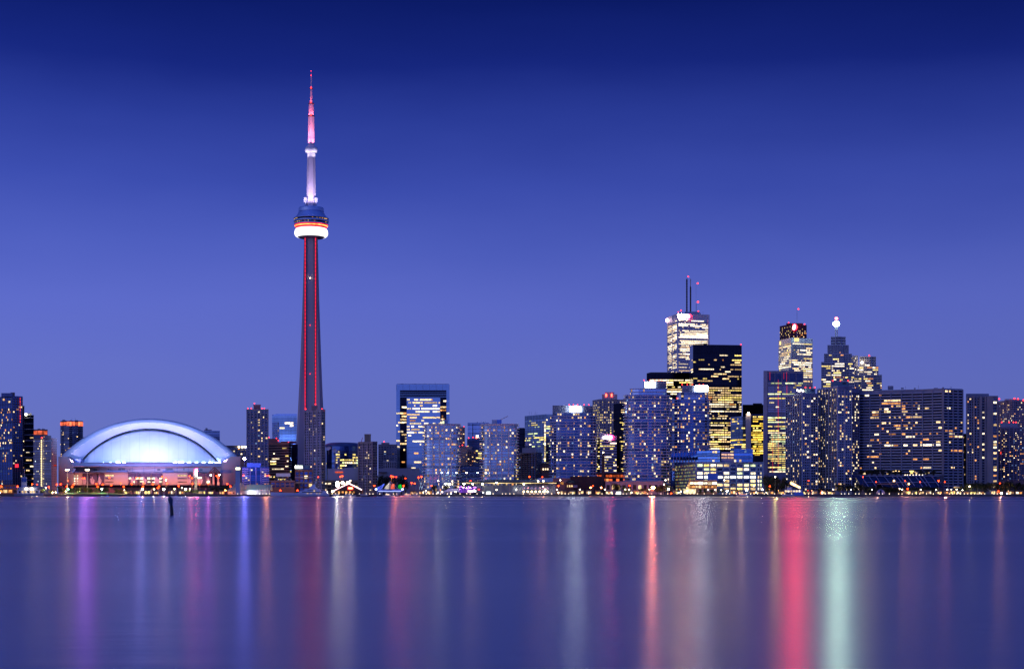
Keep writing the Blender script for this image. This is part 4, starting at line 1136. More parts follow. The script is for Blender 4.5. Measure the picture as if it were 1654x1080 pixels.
D = 1690
fp = fp_box(1560.5, 1612, D, 30)
t = B('pier_apartment_tower', 'dark apartment tower with a blank concrete pier and a bright window column at its edge', fp, 640, D, KH)
def sg(a, c, o=0): return [(X(a, D), D - o), (X(c, D), D - o)]
t.bands(sg(1561, 1582), 642, 788, D, 34, bay=2.6, hf=.55, wf=.6, glass=G_BLACK, lit=.10, strip=False, mats=[(WARM, 5), (AMBER, 3), (WHITE, 1)])
t.pbox('upper_block', 1560.5, 1597, 635.5, 640.3, D + 2, 22, KH)
for px, w_ in ((1562, 1.0), (1573, 1.2), (1584.5, 1.5), (1591.5, .8), (1599, 5), (1611, .9)): t.pbox('pier', px - w_, px + w_, 639.7, None, D - 1.4, 1.5, CONC)
t.bands(sg(1586.2, 1590.4), 642, 788, D, 34, bay=2.4, hf=.6, wf=.8, glass=G_BLACK, lit=.22, strip=False, mats=[(WARM, 3), (WHITE, 2)])
t.bands(sg(1604.4, 1609.8), 643, 788, D, 32, bay=3.2, hf=.62, wf=.9, glass=G_DARK, lit=.42, strip=False, mats=[(WHITE, 3), (WARM, 3), (AMBER, 1)])
t.bands(sg(1561, 1610), 640.3, 641.6, D, 1, bay=4, hf=.5, lit=0, glass=BLACK); t.clutter(1565, 1608, 639.3, D, 5, 15, 2)
t.pbox('dark_flank', 1553.5, 1560.6, 700, None, D + 30, 12, CONCD)
for k in range(6): t.sign(1555.5 + (k % 2) * 2, 1556.6 + (k % 2) * 2, 705 + k * 12, 707 + k * 12, D + 29.8, WARM, 'window', .3)
D = 2000
ROSE = wall('rose_concrete', (.44, .34, .38))
fp = fp_corner(1612.5, 1635, 1662, D, 25)
t = B('rose_tower', 'tall rose grey tower with red roof lamps rising at the picture edge', fp, 646, D, ROSE)
t.bands(fp[1], 648, 785, D, 38, bay=2.5, hf=.5, wf=.6, glass=G_BLACK, lit=.2, strip=False, mats=HOME)
t.piers(fp[1], 645.3, None, D, 9, .9, .8, ROSE)
t.pbox('upper_step', 1623, 1647, 644, 647, D + 8, 16, CONCL)
for px, py in ((1614, 645), (1638.5, 644.3), (1644.5, 645), (1653, 647)): t.warning(px, py - 1, D + 6, 1.2, None, 1)
D = 1800
fp = fp_arc(1613, 1646.5, D, 8, 22, 8)
t = B('rose_apartment_tower', 'shorter rose apartment tower with white rooftop rim in front of the tall rose tower', fp, 690, D, ROSE)
t.bands(fp[1], 692, 783, D, 30, bay=2.2, hf=.6, wf=.6, glass=G_BLACK, lit=.2, mats=HOME)
t.piers(fp[1], 688, None, D, 8, .8, .8, ROSE); t.slabs(fp[1], 691, 783, D, 30, h=.5, out=.6, mat=ROSE)
t.pbox('roof_rim', 1617, 1644, 683, 690.4, D + 5, 14, CONCL)
for px in (1618, 1630, 1637, 1641): t.warning(px, 681.6, D + 6, .9, None, 1)
t.sign(1615.5, 1617.2, 729, 733.5, D - .5, REDL, 'red_lamp')
t.pbox('podium', 1611, 1654, 775, None, D - 6, 20, wall('salmon_wall', (.42, .20, .16)))
D = 1850
t = B('rose_slab', 'rose apartment slab cut off by the picture edge beside the shorter rose tower', fp_box(1647.5, 1672, D, 22), 662, D, ROSE)
t.bands(t.front, 664, 785, D, 38, bay=2.2, hf=.5, wf=.6, glass=G_BLACK, lit=.17, strip=False, mats=HOME)

# --- broad terminal building with glass apartments on top
D = 1640
TER = wall('terminal_concrete', (.15, .27, .46), .6, .12)
fp = fp_corner(1074.5, 1124.5, 1233, D, 9)
t = B('terminal_building', 'broad pale blue terminal with rows of bright windows and slanted glass apartments on top', fp, 746.5, D, TER, cat='terminal building')
PQ = [(WHITE, 6), (YELLOW, 3), (GREENISH, 3), (WARM, 2)]
C_, E_ = Vector(fp[1][1]), Vector(fp[1][2])
def along(a, c): return [tuple(C_ + (E_ - C_) * ((a - 1124.5) / 108.5)), tuple(C_ + (E_ - C_) * ((c - 1124.5) / 108.5))]
for k in range(7):
    y0 = 748 + k * 6.3
    t.bands(along(1125.3, 1221), y0, y0 + 6.3, D, 1, bay=6.75, hf=.62, wf=.8, glass=G_DARK, lit=(.85, .8, .8, 1, .6, .7, .6)[k], strip=False, mats=([(lit('window_bright', (1, .92, .68), 4.5), 1)] if k == 3 else [(YELLOW, 2), (WARM, 4), (GREENISH, 2)] if k > 3 else PQ))
t.bands(along(1223, 1231), 748, 792, D, 7, bay=3, hf=.6, wf=.5, glass=G_DARK, lit=.7, strip=False, mats=PQ)
t.bands(fp[1][:2], 748, 792, D, 8, bay=2.6, hf=.55, wf=.55, glass=G_DARK, lit=.5, strip=False, mats=[(GREENISH, 4), (YELLOW, 3), (ORNG, 1)])
t.piers(along(1124.5, 1222), 746, 795, D, 10, 1.3, .7, TER)
for k in range(5):
    px = 1080 + k * 7
    for q in range(4): t.pbox('balcony', px, px + 2.6, 752.5 + q * 6.2, 754.6 + q * 6.2, D + 62 - k * 11, 3, CONCD)
GB = glass('terminal_glass', (.10, .26, .62), .85)
b = MB(); b.prism([(X(1085, D), D + 22), (X(1164, D), D + 4), (X(1164, D), D + 24), (X(1090, D), D + 40)], Z(746.5, D) + .7, Z(725, D), top=[(X(1089, D), D + 30), (X(1164, D), D + 6), (X(1164, D), D + 24), (X(1093, D), D + 40)])
b.v = [(x, y, z - (3.6 if z > Z(730, D) and x < X(1100, D) else 0)) for x, y, z in b.v]
t.part('glass_apartments', b, GB)
t.pbox('glass_apartments', 1186, 1216, 724.5, 746, D + 5, 18, GB)
t.pbox('link_block', 1165, 1188, 729.5, 746, D + 7, 14, wall('frame_blue_paint', (.22, .28, .48), .5, .08))
t.bands([(X(1166, D), D + 6.9), (X(1187, D), D + 6.9)], 731, 741, D, 2, bay=6.5, hf=.65, wf=.9, glass=G_DARK, lit=1, mats=[(WARM, 2), (lit('window_peach', (1, .55, .38), 1.5), 3)])
t.bands([(X(1186.3, D), D + 4.9), (X(1215.7, D), D + 4.9)], 726, 746, D, 4, bay=2.6, hf=.7, wf=.8, glass=GB, lit=.08, mats=HOME)
t.bands([(X(1128, D), D + 11), (X(1163.5, D), D + 3.9)], 727, 746, D, 4, bay=2.6, hf=.7, wf=.8, glass=GB, lit=.10, mats=HOME)
for a, c, d0 in ((1128, 1163.5, 12.2), (1186, 1216, 4.8)):
    t.slabs([(X(a, D), D + (d0 if a < 1150 else d0)), (X(c, D), D + (4.1 if a < 1150 else d0))], 725.5, 746, D, 4, h=.35, out=.5, mat=FRM, name='floor_edge')
for k in range(9):
    px = 1088 + k * 4.8
    b = MB(); b.tube((X(px, D), D + 22 - k * .6, Z(728.5 - k * .35, D)), (X(px - 2.2, D), D + 19.5 - k * .9, Z(746, D)), .45, 5); t.part('slanted_frame', b, FRM)
    b = MB(); b.box(X(px - 1, D), X(px + 1.6, D), D + 17 - k, D + 20 - k, Z(741.5, D), Z(737, D)); t.part('dark_loggia', b, G_BLACK)
for a, c in ((1130.5, 1143.5), (1185.5, 1198)): t.pbox('mechanical_box', a, c, 718.5, 725.5, D + 12, 8, wall('blue_cladding', (.10, .16, .30)))
t.pbox('dark_storey', 1143, 1160, 764, 776, D + 1, 4, G_DEEP)
# glazed restaurant at its foot
D = 1618
t = B('glass_pavilion', 'glowing two storey restaurant pavilion with stepped golden end at the foot of the terminal', fp_box(1113, 1158, D, 14), 776, D, wall('pavilion_frame', (.30, .20, .14)), cat='pavilion')
t.bands(t.front, 777.5, 782.5, D, 1, bay=5, hf=.8, wf=.9, glass=BLACK, lit=1, mats=[(lit('window_bright', (1, .92, .68), 4.5), 2), (WHITE, 2)])
t.bands(t.front, 783.5, 788, D, 1, bay=3, hf=.8, wf=.85, glass=BLACK, lit=1, mats=[(AMBER, 2), (WARM, 2)])
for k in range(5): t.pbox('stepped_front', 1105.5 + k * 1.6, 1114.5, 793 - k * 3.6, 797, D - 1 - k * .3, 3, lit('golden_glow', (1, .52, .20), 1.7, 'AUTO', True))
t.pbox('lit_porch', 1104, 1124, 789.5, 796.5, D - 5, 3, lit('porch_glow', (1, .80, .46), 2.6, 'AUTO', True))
for k in range(6): t.pbox('parasol', 1127 + k * 5.5, 1131 + k * 5.5, 792.2, 793.2, D - 6, 3, PCON)
D = 1680
t = B('low_pavilion', 'low salmon pavilion with dark openings behind trees at the balcony tower foot', fp_box(978, 1072, D - 30, 16), 778, D - 30, wall('salmon_stone', (.46, .34, .36)), cat='building')
t.bands(t.front, 781, 792, D - 30, 1, bay=5.5, hf=.7, wf=.6, glass=BLACK, lit=.2, strip=False, mats=[(AMBER, 1), (WARM, 1)])

for t in THINGS: t.finish()
LAKE_STREAK_SPOTS = [(1283, 528, 2648, 430000, (1, .035, .065), 'red_granite_tower'), (1353.3, 521.5, 2405, 330000, (.66, 1, .80), 'beacon_tower')]  # added spots that strengthen the emblem and beacon streaks on the lake
# ================================================================= the tall tower
D = 2100
cx = X(502.7, D); S = D / F
tw = Thing('communication_tower', 'very tall tapering concrete tower with red light lines, white ring pod and pink antenna', 'tower', (cx, D, GZ))
TC = wall('tower_concrete', (.50, .41, .43), .8, .12, .05)
prof = [(797, 24.8), (785, 23.6), (760, 22.0), (740, 21.0), (700, 19.2), (660, 17.3), (620, 15.6), (580, 14.1), (540, 12.8), (500, 11.6), (460, 10.6), (420, 9.7), (384, 8.9)]
hexr = 7.6
b = MB()
b.prism([(cx + hexr * math.cos(R(a)), D + hexr * math.sin(R(a))) for a in range(0, 360, 60)], GZ - .3, Z(383, D))
tw.part('core', b, TC)
for ang in (90, 210, 330):
    b = MB(); ca, sa = math.cos(R(ang)), math.sin(R(ang))
    ring = []
    for py, rad in prof:
        z = Z(py, D) if py < 797 else GZ - .3
        th = 2.4 + (rad - 8.9) * .10
        th0 = th + 1.2
        ring.append([(cx + ca * q - sa * w, D + sa * q + ca * w, z) for q, w in ((5.0, -th0), (rad, -th), (rad, th), (5.0, th0))])
    b.grid([r_ + [r_[0]] for r_ in ring][::-1])
    tw.part('leg', b, TC)
RLINE = lit('elevator_light', (1, .02, .07), 1.15, 'AUTO', False)
for px in (494.3, 511.0):
    x = X(px, D)
    b = MB(); b.box(x - 1.5, x + 1.5, D - 8.6, D - 6.0, GZ, Z(384, D)); sh = tw.part('elevator_shaft', b, wall('shaft_dark', (.08, .07, .10)))
    for k in range(47):
        y0 = 386 + k * 6.3
        b = MB(); b.box(x - .62, x + .62, D - 9.0, D - 8.55, Z(y0 + 5.4, D), Z(y0, D)); tw.part('light_strip', b, RLINE, sh)
    for k in range(14):
        y0 = 684 + k * 6
        b = MB(); b.box(x - .5, x + .5, D - 9.0, D - 8.55, Z(y0 + 2, D), Z(y0, D)); tw.part('light_strip', b, RLINE, sh)
for py, m in ((450, LAMPW), (526, LAMPR), (604, LAMPR)): tw.inst('warning_light', unit_ball(m), (X(502, D), D - 7.2, Z(py, D)), (.4, .4, .4))
def lathe(name, rows, mat, n=40, smooth=True, m2=None):
    b = MB(); b.lathe([(max(.02, r_ * S), Z(py, D)) for r_, py in rows], n, (cx, D)); return tw.part(name, b, mat, smooth=smooth)
PODB = wall('pod_cladding', (.46, .64, .95), .5, .06, metal=.7)
lathe('pod_underside', [(10.5, 386), (19, 384.6), (23.5, 382.5), (23.4, 381)], wall('pod_soffit', (.30, .28, .34)))
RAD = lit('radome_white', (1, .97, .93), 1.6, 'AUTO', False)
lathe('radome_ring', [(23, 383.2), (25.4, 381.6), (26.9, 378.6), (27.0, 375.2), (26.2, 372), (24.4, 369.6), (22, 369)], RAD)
lathe('red_lit_level', [(23.4, 370), (24.6, 368.6), (27, 364.6), (26.8, 363.2)], lit('pod_red', (1, .03, .06), 1.3, 'AUTO', True, .12))
b = MB(); b.lathe([(25.2 * S, Z(367.6, D)), (26.9 * S, Z(364.6, D))], 40, (cx, D)); 
lathe('restaurant_glow', [(25.9, 366.5), (26.3, 366), (26.7, 365.4), (26.4, 365.3)], lit('pod_amber', (1, .34, .06), 2.2, 'AUTO', True, .16))
lathe('deck_rim', [(26.2, 364), (27.6, 363), (27.6, 361.7), (26.4, 361.4)], PODB)
lathe('deck_glazing', [(26.4, 362), (27.2, 358.6), (26.6, 358.4)], G_BLACK)
lathe('deck_rim', [(26.6, 359.5), (28.0, 359), (28.2, 356.4), (26.8, 356)], PODB)
lathe('deck_glazing', [(26.8, 357), (27.9, 353.0), (26, 352.6)], G_BLACK)
lathe('pod_roof', [(28.3, 354), (28.4, 353.2), (26, 351.6), (22.5, 347.6), (20.6, 343.6), (20, 343)], PODB)
lathe('upper_drum', [(19, 343.6), (19, 342.6), (20.4, 342.2), (20.4, 337.5), (19.4, 335.8), (0, 335.6)], PODB, smooth=False)
rg = random.Random(5)
for k in range(26):
    a = R(rg.uniform(195, 345)); py = rg.choice((355, 355.4, 360.4)); r_ = (27.6 if py < 358 else 27.0) * S
    tw.inst('window', unit_quad(rg.choice((WARM, AMBER, AMBER))), (cx + r_ * math.cos(a), D + r_ * math.sin(a), Z(py, D)), (rg.uniform(.8, 2.2), 1, .9), a + math.pi / 2)
for px in (494.6, 510.0):
    b = MB(); x = X(px, D); b.lathe([(1.5, Z(336, D)), (1.4, Z(328, D))], 12, (x, D - 3)); b.lathe([(2.6, Z(328, D)), (2.9, Z(327, D)), (2.9, Z(320.5, D)), (2.3, Z(319.6, D))], 16, (x, D - 3))
    tw.part('microwave_drum', b, wall('drum_pale', (.42, .47, .60), .5), smooth=False)
SH = wall('shaft_pale', (.66, .62, .70), .7, .10, .25)
lathe('upper_shaft', [(8.2, 336), (7.4, 318), (6.9, 280), (6.4, 247)], SH, 6, False)
lathe('sky_pod', [(6.6, 247.2), (9, 246.4), (10, 243.8), (9.9, 240.6), (8.2, 237.6), (5.4, 235.4)], wall('sky_pod_white', (.72, .72, .78), .4, .05), 28)
AN = wall('antenna_cover', (.74, .66, .70), .6, .06)
for a in ([(5.1, 236), (4.9, 188.5)], [(4.1, 188.5), (3.8, 168)], [(2.2, 168), (1.3, 143)], [(.9, 143), (.75, 123)], [(.35, 123), (.2, 116)]): lathe('antenna_section', a, AN, 10, False)
for r_, py in ((5.6, 188.3), (4.6, 168), (2.6, 143.4)): lathe('antenna_collar', [(r_, py + .9), (r_, py - .9)], wall('collar_dark', (.10, .06, .10)), 12, False)
for py, r_ in ((186.6, 1.3), (166.4, 1.0), (142.6, 1.0), (122.6, .6), (115.6, .45)): tw.inst('warning_light', unit_ball(LAMPR), (cx, D - 4.4 if py > 160 else D - 2, Z(py, D)), (r_, r_, r_))
def flood(parent, loc, target, power, col, size=60, blend=.6, name='floodlight', rad=0.0):
    l = bpy.data.lights.new(name, 'SPOT'); l.energy, l.color, l.spot_size, l.spot_blend, l.shadow_soft_size = power, col, R(size), blend, rad
    o = bpy.data.objects.new(name, l); COL.objects.link(o)
    if parent: o.parent = parent.o; o.location = tuple(a - c for a, c in zip(loc, parent.loc))
    else: o.location = loc
    d = Vector(target) - Vector(loc)
    o.rotation_euler = d.to_track_quat('-Z', 'Y').to_euler()
    return o
for s in (-1, 1):
    flood(tw, (cx + s * 20, D - 24, Z(338, D)), (cx, D, Z(292, D)), 80000, (.84, .62, 1), 75)
    flood(tw, (cx + s * 9, D - 9, Z(247, D) - 6), (cx, D, Z(240, D)), 4200, (.92, .82, 1), 100)
    flood(tw, (cx + s * 7.5, D - 8.5, Z(236.5, D)), (cx, D, Z(208, D)), 30000, (1, .20, .36), 80)
    flood(tw, (cx + s * 14, D - 18, Z(236.5, D)), (cx, D, Z(180, D)), 60000, (1, .24, .36), 70)
    flood(tw, (cx + s * 5.2, D - 6, Z(188, D)), (cx, D, Z(176, D)), 6500, (1, .14, .22), 80)
    flood(tw, (cx + s * 4.2, D - 5, Z(168, D)), (cx, D, Z(155, D)), 3800, (1, .13, .18), 70)

def streak_spot(t, px, py, D, power, col, size=45):  # extra spot aimed at the water only to draw a light streak
    flood(t, (X(px, D), D - 2, Z(py, D)), (X(px, D) * .4, 650, 0), power, col, size, .5, 'boost_light')
for py in (430, 500, 570, 640, 700):  # red spots added for the tower's streak, beside its visible light strips
    for px in (494.3, 511): streak_spot(tw, px, py, D - 10, 2600, (1, .02, .05), 60)
for px, py, DD, p_, c_, nm in LAKE_STREAK_SPOTS:
    streak_spot([q_ for q_ in THINGS if q_.o.name == nm][0], px, py, DD - 6, p_, c_, 70)
# ================================================================= domed stadium
D = 1950
x0, x1 = X(95.5, D), X(389, D)
cx = (X(97, D) + X(385, D)) / 2
st = Thing('domed_stadium', 'round concrete stadium with blue white floodlit arched roof and rose lit walls', 'stadium', (cx, D + 70, GZ))
SC = wall('stadium_concrete', (.46, .34, .33), .85, .14, .06)
SCB = wall('stadium_bluish', (.26, .24, .34), .8, .14, .06)
def sp(x): return X(x, D)
# outer walls: faceted front, tall end blocks
b = MB(); b.prism([(sp(121), D), (sp(360), D), (sp(386), D + 40), (sp(386), D + 130), (sp(100), D + 130), (sp(100), D + 40)], GZ - .3, Z(747.4, D))
st.part('wall', b, SC)
for a, c, sgn in ((95.5, 122, -1), (359, 389, 1)):
    b = MB()
    xa, xb = sp(a), sp(c)
    zs = (Z(737, D), Z(745, D)) if sgn < 0 else (Z(745, D), Z(736.5, D))
    b.prism([(xa, D - 3), (xb, D - 3), (xb, D + 60), (xa, D + 60)], GZ - .3, Z(747, D))
    b.prism([(xa, D - 3), (xa + (xb - xa) * .5, D - 3), (xb, D - 3), (xb, D + 60), (xa + (xb - xa) * .5, D + 60), (xa, D + 60)], Z(747, D) + .01, Z(746, D))
    b.v = b.v[:8] + [(x, y, z if z < Z(746.5, D) else (Z(737, D) if abs(x - (xa if sgn < 0 else xb)) < (xb - xa) * .55 else Z(747, D) + .3)) for x, y, z in b.v[8:]]
    st.part('end_block', b, SC)
st.pbox('parapet_beam', 119, 361, 747, 753.6, D - 2.2, 3, SCB)
st.pbox('cornice', 119, 361, 752.9, 754, D - 2.8, 1, SC)
st.pbox('ledge', 118, 363, 762, 763.6, D - 3.2, 4, SCB)
for k in range(14):
    px = 124 + k * 18
    st.pbox('pilaster', px - .55, px + .55, 753.8, 763, D - 1.2, 1.3, SCB)
for a, c, y0, y1 in ((151, 157, 757, 760), (191, 202, 755.5, 760.5), (174, 176, 756, 759), (254, 259, 756.5, 759.5), (267, 279, 755.5, 759.5), (296, 298, 755.5, 759), (321, 327, 757, 760), (208.5, 210.5, 757.5, 759)):
    st.pbox('vent', a, c, y0, y1, D - .4, .6, CONCD)
for a, c in ((172, 206), (112, 128), (263, 281), (356, 373)): st.pbox('blue_band', a, c, 759, 763.8, D - 3.6 if 112 < a < 350 else D - 3.9, .8, wall('blue_grey_panel', (.20, .22, .36), .7))
# lower storey
for a, c in ((121, 133), (169, 207), (263, 303), (360, 388)): st.pbox('lower_wall', a, c, 763.6, 784, D - 4.5, 4, SC)
POST = wall('banner_dark', (.08, .045, .10), .6, .5, .4); FIG = wall('banner_figure', (.42, .30, .36), .6, .5, .5)
rg = random.Random(3)
def banner(a, c, y0=764.3, y1=782):
    o = st.pbox('banner', a, c, y0, y1, D - 5.0, .5, POST)
    m = (a + c) / 2; w = (c - a)
    b = MB()
    pts = [(0, .18), (.09, .25), (.12, .4), (.30, .52), (.26, .72), (.20, 1.0), (-.2, 1.0), (-.28, .72), (-.25, .5), (-.12, .4), (-.1, .25)]
    k = rg.uniform(.9, 1.3); sh = rg.uniform(-.1, .1)
    b.face([(X(m + w * (px * k + sh), D), D - 5.3, Z(y0 + (y1 - y0) * (.12 + .86 * py), D)) for px, py in pts][::-1])
    st.part('banner_figure', b, FIG, o)
for a, c in ((133.5, 143), (144.5, 156.5), (158, 168.5), (207.5, 223.5), (225, 243.5), (245, 262.5), (303.5, 311), (318, 332), (333.5, 340.5)): banner(a, c)
for a, c, y0, y1 in ((208, 212, 770.5, 773.5), (219, 231, 770.5, 773.8), (226, 232, 775.8, 778.6), (238, 243, 770.5, 774), (245, 250, 770.5, 773.5), (257.5, 262, 771, 773.5), (257.5, 262.4, 776, 779), (238.5, 243, 777, 778.6), (246, 250, 777.5, 779), (318.5, 326, 769.8, 772.5), (334, 338.5, 776, 779.5), (215, 218, 776.5, 779)):
    st.sign(a, c, y0, y1, D - 5.6, lit('stadium_window', (1, .92, .62), 1.7, 'NONE', True), 'window', .3)
for a, c in ((170, 183.5), (287, 302)):
    st.sign(a, c, 766.6, 768.4, D - 4.7, lit('slot_light', (1, .78, .35), .9, 'NONE', True), 'slot_window', .3)
    for y in (772, 777.4): st.pbox('slot_window', a, c, y, y + 1.1, D - 4.8, .4, BLACK)
for k in range(4):
    for px in (120.6, 125.2): st.sign(px - .9, px + .9, 767 + k * 4.1, 769 + k * 4.1, D - 5, lit('stadium_window', (1, .92, .62), 1.7, 'NONE', True), 'window', .3)
st.pbox('gate_canopy', 104, 388, 783, 787, D - 14, 12, wall('canopy_dark', (.03, .025, .035)))
for k in range(24):
    px = 150 + k * 9.6
    st.pbox('gate_pier', px - 1.2, px + 1.2, 787, None, D - 12, 3, SC)
st.pbox('gate_wall', 148, 385, 787, None, D - 8, 2, wall('gate_rose', (.34, .22, .20)))
# gabled entrance frame
G = wall('entrance_red_steel', (.16, .05, .06), .5)
for (a, ya, c, yc) in ((339.5, 763.5, 348.5, 754), (348.5, 754, 357.5, 763.5), (339.5, 763.5, 357.5, 763.5), (348.5, 754, 348.5, 783), (342.5, 763, 342.5, 783), (356, 763, 356, 783), (343, 763.5, 348.5, 757.5), (354, 763.5, 348.5, 757.5)):
    b = MB(); b.tube((sp(a), D - 9, Z(ya, D)), (sp(c), D - 9, Z(yc, D)), .55, 5); st.part('gable_frame', b, G)
st.pbox('entrance_glass', 343, 356, 764, 783, D - 8.4, 2, G_BLACK)
for px in (345, 353): b = 0; st.pbox('entrance_column', px - 1.6, px + 1.6, 764, 783, D - 8.8, 1, SC)
# roof: springing arches
def arc_pts(hw, apex, base, n=48, cpx=241.2):
    h = (base - apex); r_ = (hw * hw + h * h) / (2 * h); out = []
    a0 = math.asin(min(1, hw / r_))
    for k in range(n + 1):
        a = -a0 + 2 * a0 * k / n
        out.append((cpx + r_ * math.sin(a), apex + r_ - r_ * math.cos(a)))
    return out
ROOFW = wall('roof_membrane', (.66, .68, .74), .6, .13, .05)
PUR = wall('roof_fascia_white', (.66, .64, .72), .6, .05, .08)
outer = arc_pts(144, 675.8, 738.5); crease = arc_pts(133, 682, 739); inner = arc_pts(113, 691.6, 747); inner2 = arc_pts(111.5, 692.8, 747.4)
P3 = lambda pts, dy: [(X(px, D + dy), D + dy, Z(py, D + dy)) for px, py in pts]
b = MB(); b.grid([P3(crease, 13), P3([((a[0] + c[0]) / 2, (a[1] + c[1]) / 2 - .7) for a, c in zip(outer, crease)], 16), P3(outer, 23), [(p[0] * .97 + cx * .03 - 14, p[1] + 60, p[2] - 2) for p in P3(outer, 23)], [(p[0] * .9 + cx * .1 - 20, p[1] + 90, GZ + 40) for p in P3(outer, 23)]])
st.part('roof_arch', b, ROOFW, smooth=True)
b = MB(); b.grid([P3(inner, 26), P3([((a[0] + c[0]) / 2, (a[1] + c[1]) / 2) for a, c in zip(inner, crease)], 18), P3(crease, 12.95)])
st.part('roof_fascia', b, PUR, smooth=True)
b = MB(); b.grid([P3(inner2, 34), P3(inner, 26.02)]); st.part('roof_gap', b, wall('gap_dark', (.02, .02, .05)))
for k in range(19):
    i = 2 + int(k * 2.45)
    for pa, pb, dy0, dy1 in ((crease, outer, 12.7, 22.6), (inner, crease, 25.6, 12.5)):
        b = MB(); b.tube(P3([pa[i]], dy0)[0], P3([pb[i]], dy1)[0], .16, 4); st.part('roof_seam', b, wall('seam_grey', (.40, .42, .50)))
dome = arc_pts(111, 694.6, 747.6)
rows = []
NV = 14
zb = Z(747.6, D)
for v in range(NV + 1):
    a = math.pi / 2 * v / NV
    row = []
    for k, (px, py) in enumerate(dome):
        u = -1 + 2 * k / (len(dome) - 1)
        bul = 34 * math.sqrt(max(0, 1 - u * u)) + .5
        yy = D + 34 - bul * math.cos(a)
        row.append((X(px, yy), yy, zb + (Z(py, yy) - zb) * math.sin(a)))
    rows.append(row)
b = MB(); b.grid(rows); st.part('roof_dome', b, ROOFW, smooth=True)
SEAM = wall('seam_blue', (.36, .40, .52))
for k in range(3, 46, 3):
    b = MB()
    for v in range(NV):
        p, q = Vector(rows[v][k]), Vector(rows[v + 1][k])
        b.tube(p + Vector((0, -.12, .1)), q + Vector((0, -.12, .1)), .10, 4)
    st.part('dome_seam', b, SEAM)
# floodlight troughs behind the parapet
BLW = lit('trough_light', (.36, .55, 1), 34, 'AUTO', True, .06)
for k in range(20):
    u = -.95 + 1.9 * k / 19
    px = 241.2 + 111 * u
    w = 4.6
    dy = 34 - 34 * math.sqrt(1 - u * u) - 1.6
    b = MB(); b.prism([(sp(px - w), D + max(1.2, dy)), (sp(px + w), D + max(1.2, dy)), (sp(px + w), D + max(1.2, dy) + .4), (sp(px - w), D + max(1.2, dy) + .4)], Z(746.9, D + max(1.2, dy)), Z(746.0, D + max(1.2, dy)))
    st.part('light_trough', b, BLW)
for px in (130, 175, 219, 263, 307, 352):      # added floods in mid-air ahead of the roof, no fixtures
    flood(st, (sp(px), D - 110, 62), (sp(px) * .8 + cx * .2, D + 20, Z(704, D)), 390000, (.20, .39, 1), 62, .9)
for px in (190, 241, 292):  # violet floods added in mid-air to brighten the roof fascia
    flood(st, (sp(px), D - 120, 30), (sp(241 + (px - 241) * .4), D + 30, Z(684, D)), 480000, (.50, .38, 1), 60, .8)
for px in range(128, 362, 15):                  # sodium wall washers on the gate canopy
    flood(st, (sp(px), D - 15, Z(782.6, D)), (sp(px), D - 4, Z(768, D)), 6500, (1, .38, .24), 140, .9)
for s in (-1, 1):
    flood(st, (sp(241 + s * 124), D - 6, Z(744, D)), (sp(241 + s * 112), D + 20, Z(722, D)), 16000, (.62, .58, 1), 120, .9)
    b = MB(); xa, xb = (sp(112), sp(128)) if s < 0 else (sp(355), sp(371))
    b.prism([(xa, D + 6), (xb, D + 6), (xb, D + 26), (xa, D + 26)], Z(747.2, D), Z(740.5, D)); st.part('springing_block', b, wall('springing_blue', (.20, .22, .46), .5))
# coloured spots without fixtures, added to draw streaks on the lake
for px, p_, c_ in ((133, 62000, (.36, .14, 1)), (142, 62000, (.42, .12, 1)), (152, 26000, (.7, .10, .85)), (229, 45000, (.14, .26, 1)), (310, 24000, (.9, .10, .5)), (337, 30000, (.75, .12, .85))):
    flood(st, (sp(px), D - 6, Z(746, D)), (sp(px) * .4, 700, 0), p_, c_, 50, .5)
dish(119.5, 759.5, 1930, 2.2, .9, 'small white dish on the blue band of the stadium wall')
D2 = 1600
pl = Thing('billboard_pylon', 'grey billboard pylon with red and white lit edge before the stadium', 'billboard', (X(316, D2), D2, GZ))
pl.pbox('panel', 312.6, 318.3, 757, 771.5, D2, 1.2, CONCL); pl.pbox('pole', 314.2, 318.5, 771.5, None, D2 + .2, .8, CONC)
pl.sign(316.4, 319, 757, 760.6, D2 - .6, lit('sign_red_small', (1, .03, .12), 30, 'AUTO', False)); pl.sign(316.6, 319, 761, 767.6, D2 - .6, lit('sign_white_small', (1, .85, .95), 10, 'AUTO', False))
# ================================================================= waterfront buildings
D = 1590
TEAL = wall('teal_roof', (.13, .30, .34), .5, .08)
WL = wall('white_render', (.66, .66, .70), .6, .06)
t = Thing('ferry_terminal', 'ferry terminal with teal hipped roofs and white lit walls at the stadium corner', 'terminal building', (X(410, D), D, GZ))
b = MB()
def hip(b, a, c, y0, y1, i0, i1, dep):
    b.prism([(X(a, D), D), (X(c, D), D), (X(c, D), D + dep), (X(a, D), D + dep)], Z(y0, D), Z(y1, D), top=[(X(a + i0, D), D + dep * .4), (X(c - i1, D), D + dep * .4), (X(c - i1, D), D + dep * .6), (X(a + i0, D), D + dep * .6)])
hip(b, 366, 402, 792, 779, 14, 14, 18); t.part('pyramid_roof', b, TEAL)
b = MB(); hip(b, 393, 437, 791, 782, 4, .5, 14); t.part('long_roof', b, TEAL)
t.pbox('wall', 368, 388, 792.05, None, D + 1, 14, WL); t.pbox('wall', 388, 436, 791.05, None, D + .6, 12, WL)
t.bands([(X(369, D), D + .95), (X(380, D), D + .95)], 793.5, 797.5, D, 1, bay=3.2, hf=.6, wf=.55, glass=BLACK, lit=.5, strip=False, mats=[(AMBER, 1)])
for k in range(5): t.pbox('column', 415 + k * 4.2, 415.8 + k * 4.2, 790, None, D - 1, .6, WHITEP)
t.pbox('gable_window', 389.2, 391.6, 786.5, 789.2, D + 5, .5, lit('window_bright', (1, .92, .68), 4.5)); t.finish()
